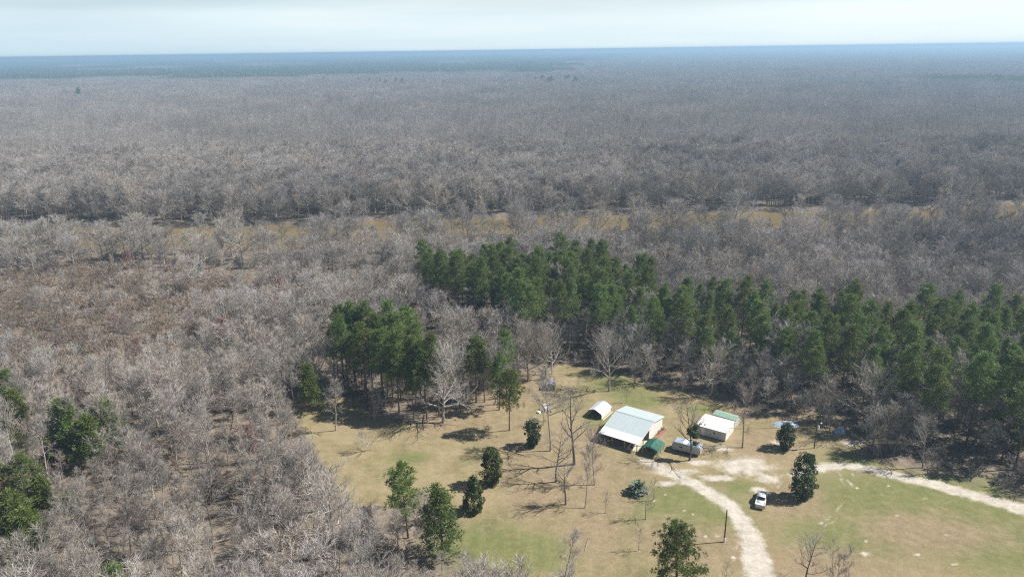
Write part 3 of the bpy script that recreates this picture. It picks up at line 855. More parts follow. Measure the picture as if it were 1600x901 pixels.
# ---------------- pine stands: each given by the outline of its crown tops
def scatter_poly(poly, step, seed):
    rg = np.random.default_rng(seed)
    lo, hi = poly.min(0), poly.max(0)
    out = []
    n = int((hi - lo).prod() / step ** 2 * 9)
    P = lo + rg.random((n, 2)) * (hi - lo)
    P = P[in_poly(P, poly)]
    for p in P:
        if all((p[0] - q[0]) ** 2 + (p[1] - q[1]) ** 2 > step ** 2 for q in out): out.append(p)
    return out
STANDS = [
    ('the dark grove above the lawn', 23.5, 3.3, 71,
     [(506, 484), (535, 464), (600, 467), (645, 489), (664, 516), (690, 520), (704, 548), (690, 590), (655, 590), (632, 560), (590, 530), (545, 515), (508, 500)]),
    ('the stand nearest the river', 24, 5.3, 72,
     [(658, 370), (720, 378), (780, 367), (850, 364), (945, 372), (952, 400), (938, 430), (955, 470), (905, 475), (860, 448), (825, 448), (800, 432), (765, 408), (700, 404), (662, 386)]),
    ('the middle stand', 23, 5.6, 73, [(955, 388), (1000, 380), (1012, 402), (1042, 418), (1052, 462), (1010, 492), (962, 480), (935, 500), (925, 470)]),
    ('the long stand by the track', 22.5, 6.1, 74,
     [(1062, 442), (1095, 407), (1140, 412), (1180, 432), (1280, 427), (1330, 432), (1400, 457), (1500, 437), (1600, 452), (1690, 470), (1720, 710), (1600, 690), (1480, 650), (1400, 615), (1330, 615), (1300, 570), (1230, 585), (1130, 540), (1100, 490), (1066, 472)])]
PINES = []
for name_, hm, step, seed, poly in STANDS:
    gp = np.array([G(x, y, hm)[:2] for x, y in poly])
    rg = np.random.default_rng(seed + 500)
    for p in scatter_poly(gp, step, seed):
        if in_poly([p], LAWN)[0] or seg_dist(np.array([p]), LAWN, True)[0] < (2.0 if seed == 71 else 6.0 if p[0] < 80 else 9.5): continue
        PINES.append((p[0], p[1], hm * (0.72 + 0.36 * rg.random() ** 0.75), name_))
LEFT = [((103, 622), 16, 'pine_young'), ((124, 650), 13, 'pine_young'), ((156, 626), 13, 'pine_bushy'), ((5, 575), 15, 'pine_a'), ((8, 655), 14, 'pine_b'), ((28, 708), 17, 'pine_b'), ((-8, 720), 16, 'pine_e'), ((12, 772), 13, 'pine_bushy'),
        ((105, 765), 5, 'pine_bushy'), ((172, 884), 9, 'pine_bushy'), ((600, 388), 7, 'pine_young'), ((640, 480), 19, 'pine_open'), ((748, 470), 9, 'pine_young'), ((1418, 600), 12, 'pine_young'), ((1590, 620), 13, 'pine_bushy'),
        ((52, 745), 12, 'pine_young'), ((25, 800), 13, 'pine_young'), ((10, 612), 14, 'pine_young'), ((88, 655), 10, 'pine_young')]
FAR = [((786, 274), 13), ((849, 279), 13), ((590, 183), 12), ((120, 136), 28), ((388, 180), 9), ((700, 110), 22), ((628, 122), 20), ((505, 120), 20)] + [((825 + 9 * k + (k * 37 % 7), 116.5 - 0.12 * k + (k * 53 % 5)), 20 + k * 29 % 9) for k in range(10)] + [((560 + k * 13 + (k * 31 % 9), 121.5 + (k * 17 % 4)), 17 + k * 7 % 6) for k in range(6)]
pk = ['pine_a', 'pine_b', 'pine_c', 'pine_d', 'pine_e']
rg = np.random.default_rng(88)
seen_cell = {}
def pine_label(stand, x, y, h):
    px, py = PX((x, y, h))
    return px, py
order = {}
for x, y, h, st in PINES: order.setdefault(st, []).append(PX((x, y, h)))
for x, y, h, st in PINES:
    px, py = PX((x, y, h))
    o = order[st]
    ux = sorted(q[0] for q in o).index(px) / max(1, len(o) - 1)
    uy = sorted(q[1] for q in o).index(py) / max(1, len(o) - 1)
    cx_ = ['left end', 'left part', 'left middle', 'middle', 'right middle', 'right part', 'right end'][min(6, int(ux * 7))]
    cy_ = ['back row', 'inside', 'front row'][min(2, int(uy * 3))]
    kind = pk[rg.integers(5)]
    wd = 0.88 + 0.32 * rg.random()
    look = ['slim', 'full', 'broad'][min(2, int((wd - 0.88) / 0.107))] + ' ' + {'pine_a': 'round-topped', 'pine_b': 'wide-topped', 'pine_c': 'open-crowned', 'pine_d': 'cone-topped', 'pine_e': 'deep-crowned'}[kind]
    lab = f'{look} pine, {cy_} {cx_} of {st}'
    plant('pine_tree', kind, (x, y), h, lab, 'pine tree', 'pines of ' + st, wide=wd)
    TREES.append((x, y, 2.2))
LL = ['bright green young pine in the bare woods at the left', 'slender green pine leaning on the bright one in the left woods', 'small dull green pine just right of the bright one in the left woods', 'pine cut by the left edge, uppermost of those along it', 'pine cut by the left edge above the large dark one', 'large dark pine near the left edge with a pale forked trunk beside it',
      'pine behind the large dark one, cut by the left edge', 'bright low pine at the left edge below the large dark one', 'small bright evergreen bush among bare trees in the lower left woods', 'green pine crown cut by the bottom edge at the lower left', 'small green pine alone in grey woods near the river', 'yellowish pine with an open crown behind the dark pine grove', 'small pine among bare trees between the two pine stands', 'light green young pine in front of the long stand beside the track', 'bushy pine near the right edge above the track',
      'light green cone-shaped pine just below the large dark one at the left edge', 'lowest bright pine along the left edge of the woods', 'slim bright pine cut by the left edge above the large dark one', 'low young pine in front of the bright one in the left woods']
for ((px, py), h, kind), lab in zip(LEFT, LL):
    p = G(px, py, h)
    plant('pine_tree', kind, p, h, lab, 'pine tree', 'pines among the bare woods', wide=1.3)
    TREES.append((p[0], p[1], 2.0))
for i, ((px, py), h) in enumerate(FAR):
    p = G(px, py, h)
    plant('pine_tree', pk[i % 5], p, h, ['tiny dark pine rising from the far grey woods beyond the river', 'distant dark pine at the edge of the far plantation'][1 if py < 150 else 0], 'pine tree', ['dark pines dotted beyond the river', 'distant pines near the horizon'][1 if py < 150 else 0], wide=1.5)

# ---------------- bare woods
SCRUB = [(-300, 425), (0, 428), (250, 420), (410, 440), (420, 470), (350, 520), (310, 570), (200, 600), (0, 600), (-300, 600)]
CLEAR = [[(470, 475), (480, 455), (300, 480), (260, 500), (300, 505)]]
def woods():
    rg = np.random.default_rng(101)
    step = 5.0
    xs = np.arange(-560, 560, step); ys = np.arange(58, 600, step)
    gx, gy = np.meshgrid(xs, ys)
    P = np.stack([gx.ravel(), gy.ravel()], 1) + rg.uniform(-0.48, 0.48, (gx.size, 2)) * step
    ang = np.abs(P[:, 0]) / (P[:, 1] + 25)
    P = P[ang < 1.05]
    river = in_poly(P, RIVER) | (seg_dist(P, RF) < 2.0) | (seg_dist(P, RN) < 1.5)
    P = P[~river]
    beyond = P[:, 1] > np.interp(P[:, 0], RF[:, 0], RF[:, 1])
    dn = seg_dist(P, RN)
    lawn_d = seg_dist(P, LAWN, True)
    T_ = np.array([(a, b, c) for a, b, c in TREES])
    roads = [np.array([G(*q)[:2] for q, _ in L]) for L in (DRIVE, TRACK)]
    rd = np.minimum(seg_dist(P, roads[0]), seg_dist(P, roads[1]))
    n2 = np.sin(P[:, 0] * 0.19 + 2.0 + np.sin(P[:, 1] * 0.07)) * np.sin(P[:, 1] * 0.16 + 0.7 + np.sin(P[:, 0] * 0.06))
    n1 = np.sin(P[:, 0] * 0.043 + 1.3) * np.sin(P[:, 1] * 0.051 + 0.4) + 0.6 * np.sin(P[:, 0] * 0.11 + P[:, 1] * 0.08)
    out, brush = [], []
    for i, (x, y) in enumerate(P):
        bx, by = PX((x, y, 0))
        if in_poly([(bx, by)], LAWN_PX)[0] or rd[i] < (6.2 if bx > 1330 else 3.2): continue
        if 455 < bx < 522 and 640 < by < 735: continue
        near_t = np.min(np.hypot(T_[:, 0] - x, T_[:, 1] - y) - T_[:, 2]) < 0
        scrub = in_poly([(bx, by)], SCRUB)[0]
        left = bx < 470 and by > 540
        u = rg.random()
        if beyond[i]:
            h, dens = 15 + 6 * rg.random(), 0.86
            kinds, pr = ['tall_pale', 'tall_grey', 'tall_grey_b', 'tall_dark', 'spreading', 'spreading_grey', 'pinkish'], [.14, .26, .22, .08, .14, .14, .02]
        elif scrub:
            h, dens = 6 + 6 * rg.random(), 0.10
            kinds, pr = ['tall_grey', 'tall_dark', 'spreading', 'tall_pale', 'red_bud'], [.3, .25, .2, .2, .05]
        elif left:
            h, dens = 9.5 + 6.5 * rg.random(), 1.05
            kinds, pr = ['tall_pale', 'tall_pale_b', 'tall_grey_b', 'spreading', 'leaning', 'clump', 'tall_grey', 'pinkish', 'tall_dark', 'red_bud'], [.27, .23, .17, .05, .07, .06, .08, .025, .035, .01]
        elif dn[i] < 32:
            h, dens = 12 + 7 * rg.random(), 0.43 if x < 20 else 0.33
            if 0 < bx < 700 and dn[i] > 12: dens *= 1.5
            kinds, pr = ['tall_pale', 'tall_grey', 'tall_dark', 'spreading_grey', 'tall_grey_b', 'spreading'], [.2, .25, .15, .15, .15, .1]
        elif bx > 820:
            h, dens = 9 + 7 * rg.random(), 0.95
            kinds, pr = ['tall_grey', 'tall_grey_b', 'tall_dark', 'spreading_grey', 'clump', 'tall_pale', 'spreading'], [.25, .18, .22, .15, .06, .06, .08]
        else:
            h, dens = 10 + 6 * rg.random(), 0.72
            kinds, pr = ['tall_pale', 'tall_grey', 'tall_grey_b', 'spreading', 'spreading_grey', 'pinkish', 'tall_dark', 'clump', 'red_bud'], [.15, .2, .15, .15, .12, .05, .08, .085, .015]
        if dn[i] < 55 and any(a_ < bx < b_ for a_, b_ in ((335, 480), (548, 622), (1385, 1452), (900, 980), (1180, 1240))): dens *= 0.55
        if not beyond[i]: dens *= np.clip(1.0 + 0.30 * n1[i] + (0.25 if left else 0.45) * n2[i], 0.15, 1.25)
        h *= (0.62 + 0.3 * rg.random()) if rg.random() < 0.3 else (1.18 if rg.random() < 0.12 else 1.0)
        # keep crowns from hanging over the open lawn in the view of the clearing's edge
        m1 = PX((x, y, 0.6 * h)); m2 = PX((x, y, 0.97 * h))
        over = in_poly([m1, m2], LAWN_PX)
        hh = h
        if over.any() and lawn_d[i] > 0 and by > 640:
            for hh in (0.65 * h, 0.45 * h, 0.3 * h):
                if not in_poly([PX((x, y, 0.97 * hh)), PX((x, y, .5 * hh))], LAWN_PX).any(): break
            else: hh = 0
            if rg.random() < 0.35: hh = 0
        t_ = PX((x, y, 0.85 * h))
        if any(a_ < t_[0] < b_ and c_ < t_[1] < d_ and by > d_ for a_, b_, c_, d_ in ((62, 190, 628, 735), (-40, 62, 560, 850))): hh = min(hh, 0.45 * h)
        if 630 < bx < 735 and by > 845: hh = min(hh, 5.0)
        if u < dens and not near_t and hh > 2.5:
            out.append((x, y, hh, kinds[rg.choice(len(kinds), p=np.array(pr) / sum(pr))], bx, by))
            if not beyond[i] and not scrub and dn[i] > 32 and hh > 6 and rg.random() < (0.8 if bx > 820 else 0.55):
                a, q = rg.random() * 6.28, 1.6 + rg.random()
                out.append((x + q * math.cos(a), y + q * math.sin(a), hh * (0.4 + 0.35 * rg.random()), (['tall_dark', 'clump', 'spreading_grey', 'tall_grey'] if bx > 820 else ['tall_pale', 'clump', 'tall_grey_b', 'tall_grey'])[rg.integers(4)], bx, by))
        if (scrub and rg.random() < 0.85) or (not beyond[i] and rg.random() < (0.75 if bx > 820 else 0.55) and lawn_d[i] > 1.5):
            brush.append((x + rg.normal(0, 1.2), y + rg.normal(0, 1.2), 0.7 + 0.7 * rg.random() + (0.4 if scrub else 0), 1 if scrub else 0))
    return out, brush
WOODS, BRUSH_AT = woods()
SPECIAL = [((385, 684), 11, 'red_bud', 'bare tree with deep red budding twigs, the reddest in the left woods'), ((200, 795), 10, 'red_bud', 'bare tree with pinkish red twigs low in the left woods'), ((180, 500), 9, 'red_bud', 'red budding tree at the edge of the brown scrub'), ((212, 540), 9, 'red_bud', 'pale red budding tree below the brown scrub'),
           ((830, 500), 11, 'pinkish', 'pinkish bare tree between the dark grove and the river side pines'), ((295, 690), 12, 'pinkish', 'pinkish tall bare tree in the middle of the left woods')]
for (px, py), h, kind, lab in SPECIAL:
    p = G(px, py, h * 0.8)
    plant('bare_tree', kind, p, h, lab, 'bare tree', 'red budding trees')

# the nearest trees of the woods stand as things of their own, the rest as one mass
def shown(w):
    x, y, h, k, bx, by = w
    tx, ty = PX((x, y, h * 0.75))
    return -10 < tx < 1610 and ty < 905
size = sorted((w for w in WOODS if shown(w)), key=lambda w: -w[2] / math.hypot(w[0], w[1] + 0, CAM_H))
NEAR = size[:262]
near_ids = set(id(w) for w in NEAR)
REST = [w for w in WOODS if id(w) not in near_ids]
LOOK = {'tall_pale': 'narrow pale-barked bare tree', 'tall_pale_b': 'pale bare tree with upswept branches', 'tall_grey': 'grey bare tree with forked limbs', 'tall_grey_b': 'grey bare tree with pale twigs', 'tall_dark': 'dark-barked bare tree',
        'spreading': 'pale bare tree with a broad rounded crown', 'spreading_grey': 'grey bare tree with a broad rounded crown', 'leaning': 'pale bare tree with a leaning trunk', 'clump': 'pale bare tree with several thin stems', 'pinkish': 'bare tree with pinkish twigs', 'red_bud': 'bare tree with red buds'}
MARKS = [('the dark conical evergreen', (1254, 776)), ('the light pole', (1273, 698)), ('the slim pine at the lawn edge', (638, 840)), ('the bushy pine at the lawn edge', (692, 868)), ('the young cone-shaped pine', (489, 641)), ('the blue sheet heap', (1335, 677)), ('the green shed', (1140, 650)),
         ('the reddest budding tree', (385, 760)), ('the large dark pine at the left edge', (40, 800)), ('the bright young pine in the left woods', (112, 720)), ('the small bright bush in the left woods', (108, 800)), ('the white pickup', (1187, 785)), ('the top of the lawn', (900, 570)), ('the leaning lawn tree', (581, 702)),
         ('the two olive evergreens', (755, 780)), ('the pine crown at the lower left edge', (172, 930)), ('the sandy track at the right edge', (1560, 785))]
used = set()
def place_words(bx, by):
    c = ['far left', 'left', 'left middle', 'middle', 'right middle', 'right', 'far right'][int(np.clip(bx / 1600 * 7, 0, 6))]
    r = 'bottom edge' if by > 905 else ('lower part' if by > 760 else ('centre' if by > 600 else 'upper part'))
    return r, c
rg = np.random.default_rng(5)
for x, y, h, k, bx, by in NEAR:
    zone = 'the left woods' if bx < 560 and by > 540 else ('the woods under the long stand' if bx > 900 else 'the woods beside the lawn')
    lab = None
    for nm, (mx_, my_) in sorted(MARKS, key=lambda m: math.hypot(m[1][0] - bx, m[1][1] - by)):
        d = math.hypot(mx_ - bx, my_ - by)
        if d > 120: break
        rel = ('right of' if bx > mx_ else 'left of') if abs(bx - mx_) > abs(by - my_) else ('below' if by > my_ else 'above')
        size_ = 'low ' if h < 9 else 'tall ' if h > 13.5 else ''
        dist = 'just' if d < 45 else 'a little'
        cand = f'{size_}{LOOK[k]} {dist} {rel} {nm}'
        if cand not in used and len(cand.split()) <= 16: lab = cand; used.add(cand); break
    if lab is None:
        r, c = place_words(bx, by)
        lab = f"{'low ' if h < 9 else 'tall ' if h > 13.5 else ''}{LOOK[k]}, {r} {c} of {zone}"
    words_ = lab.split()
    if len(words_) > 16: lab = ' '.join(words_[:16])
    plant('bare_tree', k, (x, y), h, lab, 'bare tree', 'bare trees of ' + zone, wide=0.85 + 0.35 * rg.random(), tilt=(rg.normal(0, 0.05), rg.normal(0, 0.05)))

# ---------------- masses: many trees scattered as one object
def source(meshes):
    c = bpy.data.collections.new('source')
    for i, me in enumerate(meshes):
        c.objects.link(bpy.data.objects.new('source_%03d' % i, me))
    return c

def scatter(name, pts, coll):
    """pts: rows of x, y, z, rotation, scale xy, scale z, index"""
    pts = np.asarray(pts, np.float32)
    me = bpy.data.meshes.new(name)
    me.from_pydata(pts[:, :3].tolist(), [], [])
    for an, ty, col in (('rot', 'FLOAT', 3), ('sxy', 'FLOAT', 4), ('sz', 'FLOAT', 5), ('idx', 'INT', 6)):
        a = me.attributes.new(an, ty, 'POINT')
        a.data.foreach_set('value', pts[:, col].astype(np.int32 if ty == 'INT' else np.float32))
    o = props(link(name, me), kind='stuff')
    g = bpy.data.node_groups.new(name, 'GeometryNodeTree')
    g.interface.new_socket('Geometry', in_out='INPUT', socket_type='NodeSocketGeometry')
    g.interface.new_socket('Geometry', in_out='OUTPUT', socket_type='NodeSocketGeometry')
    N = g.nodes
    gi, go = N.new('NodeGroupInput'), N.new('NodeGroupOutput')
    ip = N.new('GeometryNodeInstanceOnPoints')
    ci = N.new('GeometryNodeCollectionInfo')
    ci.inputs['Collection'].default_value = coll
    ci.inputs['Separate Children'].default_value = True
    ci.inputs['Reset Children'].default_value = True
    def at(n_, t_):
        a = N.new('GeometryNodeInputNamedAttribute'); a.data_type = t_; a.inputs['Name'].default_value = n_
        return a.outputs['Attribute']
    cr_, cs = N.new('ShaderNodeCombineXYZ'), N.new('ShaderNodeCombineXYZ')
    L = g.links.new
    L(at('rot', 'FLOAT'), cr_.inputs['Z'])
    sxy = at('sxy', 'FLOAT')
    L(sxy, cs.inputs['X']); L(sxy, cs.inputs['Y']); L(at('sz', 'FLOAT'), cs.inputs['Z'])
    L(gi.outputs[0], ip.inputs['Points']); L(ci.outputs[0], ip.inputs['Instance'])
    ip.inputs['Pick Instance'].default_value = True
    L(at('idx', 'INT'), ip.inputs['Instance Index'])
    L(cr_.outputs[0], ip.inputs['Rotation']); L(cs.outputs[0], ip.inputs['Scale'])
    L(ip.outputs[0], go.inputs[0])
    m = o.modifiers.new('scatter', 'NODES'); m.node_group = g
    return o

def joined(parts):
    """one mesh out of a kind's parts, keeping their materials"""
    v, f, mats, mi = [], [], [], []
    for pn, me in parts:
        off = len(v)
        v += [tuple(x.co) for x in me.vertices]
        base = len(mats)
        mats += list(me.materials)
        for p in me.polygons:
            f.append(tuple(i + off for i in p.vertices)); mi.append(base + p.material_index)
    out = bpy.data.meshes.new('whole_tree')
    out.from_pydata(v, [], f)
    for m in mats: out.materials.append(m)
    out.polygons.foreach_set('material_index', np.array(mi, np.int32))
    out.update()
    return out

KINDS = ['tall_pale', 'tall_pale_b', 'tall_grey', 'tall_grey_b', 'tall_dark', 'spreading', 'spreading_grey', 'leaning', 'clump', 'pinkish', 'red_bud']
rg = np.random.default_rng(9)
coll = source([joined(TREE_KINDS[k][1]) for k in KINDS])
rows = []
for x, y, h, k, bx, by in REST:
    s = h / TREE_KINDS[k][0]
    rows.append((x, y, 0, rg.random() * 6.283, s * (0.85 + 0.4 * rg.random()), s, KINDS.index(k)))
props(scatter('bare_woods', rows, coll), 'grey leafless woods on both banks behind the nearest trees', 'woods')
rows = []
for x, y, s, sc in BRUSH_AT:
    rows.append((x, y, 0, rg.random() * 6.283, s * (0.9 + 0.4 * rg.random()), s, rg.choice([0, 2, 0, 2, 1]) if sc else rg.choice([0, 1, 3, 1, 4])))
props(scatter('undergrowth', rows, source(BRUSH)), 'brown leafless brush under and between the bare trees', 'undergrowth')

# far woods: patches of simple trees
def patch(seed, size_, step, hmin, hmax, tips_n, cw, tw, tone_mat, pine=0.0, trunk=True):
    rg = np.random.default_rng(seed)
    v, f, mi = [], [], []
    n = int(size_ / step)
    for i in range(n):
        for j in range(n):
            x, y = (i + 0.5 + rg.uniform(-.45, .45)) * step - size_ / 2, (j + 0.5 + rg.uniform(-.45, .45)) * step - size_ / 2
            h = hmin + (hmax - hmin) * rg.random()
            r = cw * (0.55 + 0.85 * rg.random())
            m_ = int(rg.choice([0, 1, 2, 3], p=[.26, .40, .32, .02]))
            ev = rg.random() < pine
            if trunk:
                q = len(v); w = 0.16
                v += [(x - w, y, 0), (x + w, y, 0), (x + rg.normal(0, .5), y, h * 0.9), (x, y - w, 0), (x, y + w, 0), (x, y + rg.normal(0, .5), h * 0.9)]
                f += [(q, q + 1, q + 2), (q + 3, q + 4, q + 5)]; mi += [m_ if m_ < 3 else 1] * 2
            for k in range(tips_n):
                if ev:
                    o = rg.normal(size=3); o /= np.linalg.norm(o); o[2] = abs(o[2]) * 0.9
                    b = np.array([x, y, h * 0.5]) + o * np.array([r * .75, r * .75, h * 0.45]) * (0.6 + 0.4 * rg.random())
                    d = np.array([o[0], o[1], o[2] + 0.3]) + rg.normal(0, 0.4, 3)
                    d /= np.linalg.norm(d); l, w = tw * 4.5, tw * 2.2
                else:
                    a = rg.random() * 6.283; rr = r * math.sqrt(rg.random()); u = rg.random()
                    prof = math.sqrt(max(0.05, 1 - ((u - 0.45) / 0.6) ** 2))
                    b = np.array([x + rr * prof * math.cos(a), y + rr * prof * math.sin(a), h * (0.30 + 0.58 * u)])
                    d = np.array([math.cos(a) * 0.7, math.sin(a) * 0.7, 0.9]) + rg.normal(0, 0.35, 3)
                    d /= np.linalg.norm(d); l, w = r * (0.45 + 0.5 * rg.random()), tw * (0.7 + 0.6 * rg.random())
                s = np.cross(d, rg.normal(size=3)); s *= w / (np.linalg.norm(s) + 1e-9)
                q = len(v)
                v += [tuple(b - s), tuple(b + s), tuple(b + d * l)]
                f.append((q, q + 1, q + 2)); mi.append(4 if ev else m_)
    me = bpy.data.meshes.new('woods_patch')
    me.from_pydata(v, [], f)
    for k in ('twig_pale', 'twig_grey', 'twig_dark', 'twig_pink', 'pine'): me.materials.append(MAT[k])
    me.polygons.foreach_set('material_index', np.array(mi, np.int32))
    me.update()
    return me

CONIFER = [[(-300, 99), (250, 92), (870, 86), (1020, 84), (900, 98), (870, 112), (790, 113), (700, 113), (560, 117), (400, 122), (300, 122), (200, 118), (100, 124), (-300, 126)], [(1460, 122), (1600, 122), (1720, 126), (1720, 132), (1560, 131), (1470, 127)], [(1265, 119), (1305, 118), (1305, 128), (1270, 128)]]
def far_woods():
    rg = np.random.default_rng(77)
    bands = [  # name, near, far, patch size, patches
        (560, 1500, 80.0, [patch(200 + i, 84, 5.6, 12, 21, 105, 3.3, 0.036, 0) for i in range(4)]),
        (1500, 4200, 160.0, [patch(210 + i, 168, 7.0, 12, 21, 40, 4.2, 0.10, 0) for i in range(4)]),
        (4200, 13500, 330.0, [patch(220 + i, 340, 11.5, 13, 22, 15, 7.0, 0.36, 0, trunk=False) for i in range(3)])]
    pines = [patch(240 + i, 168, 7.5, 16, 24, 26, 3.6, 0.30, 0, pine=0.85) for i in range(2)], [patch(250 + i, 340, 13, 18, 26, 11, 7.0, 0.6, 0, pine=0.9, trunk=False) for i in range(2)]
    meshes, rows = [], []
    for bi, (y0, y1, st, ms) in enumerate(bands):
        base = len(meshes); meshes += ms
        pb = None
        if bi > 0: pb = len(meshes); meshes += pines[bi - 1]
        ny = int((y1 - y0) / st) + 1
        for j in range(ny):
            y = y0 + (j + 0.5) * st - (0 if bi else 0)
            wx = 0.95 * y + st
            nx = int(2 * wx / st) + 1
            for i in range(nx):
                x = -wx + (i + 0.5 + 0.5 * (j % 2)) * st
                px, py = PX((x, y, 12))
                con = bi > 0 and any(in_poly([(px + rg.normal(0, 6), py + rg.normal(0, 0.5))], c)[0] for c in CONIFER)
                if con and bi == 2:
                    u = rg.random()
                    if u < 0.10: continue
                    con = u > 0.30
                k = pb + rg.integers(2) if con else base + rg.integers(len(ms))
                s = 1.02
                rows.append((x, y, 0, rg.integers(4) * math.pi / 2, s, 0.9 + 0.25 * rg.random(), k))
    props(scatter('far_woods', rows, source(meshes)), 'wide grey leafless woods reaching to dark plantations on the horizon', 'woods')
far_woods()

# ------------------------------------------------------------------ buildings
MAT['roof_blue'] = plain('blue_grey_roof_metal', (0.56, 0.64, 0.645), 0.5, 0.5, 0.1, 0.04, 1.2, 0.025, ((0.47, 0.53, 0.53), 0.2))
MAT['roof_white'] = plain('white_roof_metal', (0.82, 0.82, 0.80), 0.5, 0.4, 0.0, 0.03, 1.0, 0.05, ((0.6, 0.58, 0.53), 0.3))
MAT['roof_pale'] = plain('pale_carport_metal', (0.70, 0.76, 0.78), 0.5, 0.4, 0.1, 0.05, 1.2, 0.04)
MAT['wall_white'] = plain('white_wall_metal', (0.80, 0.79, 0.76), 0.55, 0.4, 0.0, 0.04, 2.0, 0.04, ((0.55, 0.46, 0.38), 0.4))
MAT['wall_grey'] = plain('grey_siding', (0.52, 0.52, 0.51), 0.65, 0.3, 0.0, 0.07, 2.0, 0.04)
MAT['wall_dim'] = plain('weathered_and_shaded_wall', (0.19, 0.165, 0.145), 0.8, 0.2, 0.0, 0.15, 1.5)  # shed walls; also carries the shade painted under the barn porch
MAT['wood'] = plain('weathered_post_wood', (0.34, 0.29, 0.235), 0.85, 0.2, 0.0, 0.2, 4.0)
MAT['pole'] = plain('dark_pole_wood', (0.10, 0.078, 0.06), 0.85, 0.2, 0.0, 0.2, 4.0)
MAT['concrete'] = plain('pale_concrete', (0.60, 0.53, 0.41), 0.85, 0.2, 0.0, 0.1, 1.0, 0, ((0.42, 0.36, 0.28), 0.5))
MAT['green_metal'] = plain('pale_green_roof', (0.30, 0.43, 0.34), 0.6, 0.3, 0.0, 0.14, 2.0, 0.05, ((0.52, 0.60, 0.52), 0.7))
MAT['green_tarp'] = plain('green_tarp', (0.025, 0.13, 0.085), 0.5, 0.4, 0.0, 0.4, 1.6, 0, ((0.12, 0.28, 0.21), 0.75))
MAT['blue_tarp'] = plain('pale_blue_tarp', (0.36, 0.46, 0.60), 0.5, 0.4, 0.0, 0.2, 2.2, 0, ((0.66, 0.70, 0.75), 0.8))
MAT['camper'] = plain('dull_white_trailer_skin', (0.46, 0.46, 0.45), 0.55, 0.4, 0.1, 0.10, 1.2, 0, ((0.30, 0.28, 0.25), 0.6))
MAT['dark'] = plain('dark_rubber', (0.025, 0.025, 0.027), 0.7, 0.3, 0.0, 0.1)
MAT['glass'] = plain('dark_glass', (0.02, 0.024, 0.03), 0.08, 0.6, 0.0, 0.02)
MAT['truck'] = plain('white_car_paint', (0.80, 0.80, 0.79), 0.25, 0.5, 0.0, 0.02)
MAT['bed'] = plain('grey_bed_liner', (0.34, 0.37, 0.42), 0.5, 0.3, 0.0, 0.06)
MAT['chrome'] = plain('bumper_metal', (0.5, 0.5, 0.5), 0.25, 0.5, 0.8, 0.05)
MAT['red'] = plain('red_lamp', (0.45, 0.02, 0.02), 0.3, 0.5, 0.0, 0.02)
MAT['rust'] = plain('rusty_tin', (0.42, 0.40, 0.40), 0.6, 0.3, 0.2, 0.2, 2.0, 0, ((0.27, 0.16, 0.10), 0.7))
MAT['mulch'] = plain('red_soil', (0.33, 0.165, 0.115), 0.95, 0.1, 0.0, 0.25, 2.5)
MAT['white'] = plain('white_plastic', (0.78, 0.78, 0.77), 0.5, 0.3, 0.0, 0.04)

def sheet(o_parent, name, x0, x1, y0, z0, y1, z1, mat, thick=0.035):
    """one sloping roof sheet with a raised rib along its edge"""
    b = MB()
    b.prism([(y0, z0), (y1, z1), (y1, z1 + thick), (y0, z0 + thick)] if y1 > y0 else [(y1, z1), (y0, z0), (y0, z0 + thick), (y1, z1 + thick)], x0 + 0.012, x1 - 0.012, 'x')
    sl = (z1 - z0) / (y1 - y0)
    b.prism([(min(y0, y1), (z0 if y0 < y1 else z1) + thick), (max(y0, y1), (z1 if y0 < y1 else z0) + thick), (max(y0, y1), (z1 if y0 < y1 else z0) + thick + 0.025), (min(y0, y1), (z0 if y0 < y1 else z1) + thick + 0.025)], x0 + 0.015, x0 + 0.075, 'x')
    return b.build(name, mat, o_parent)

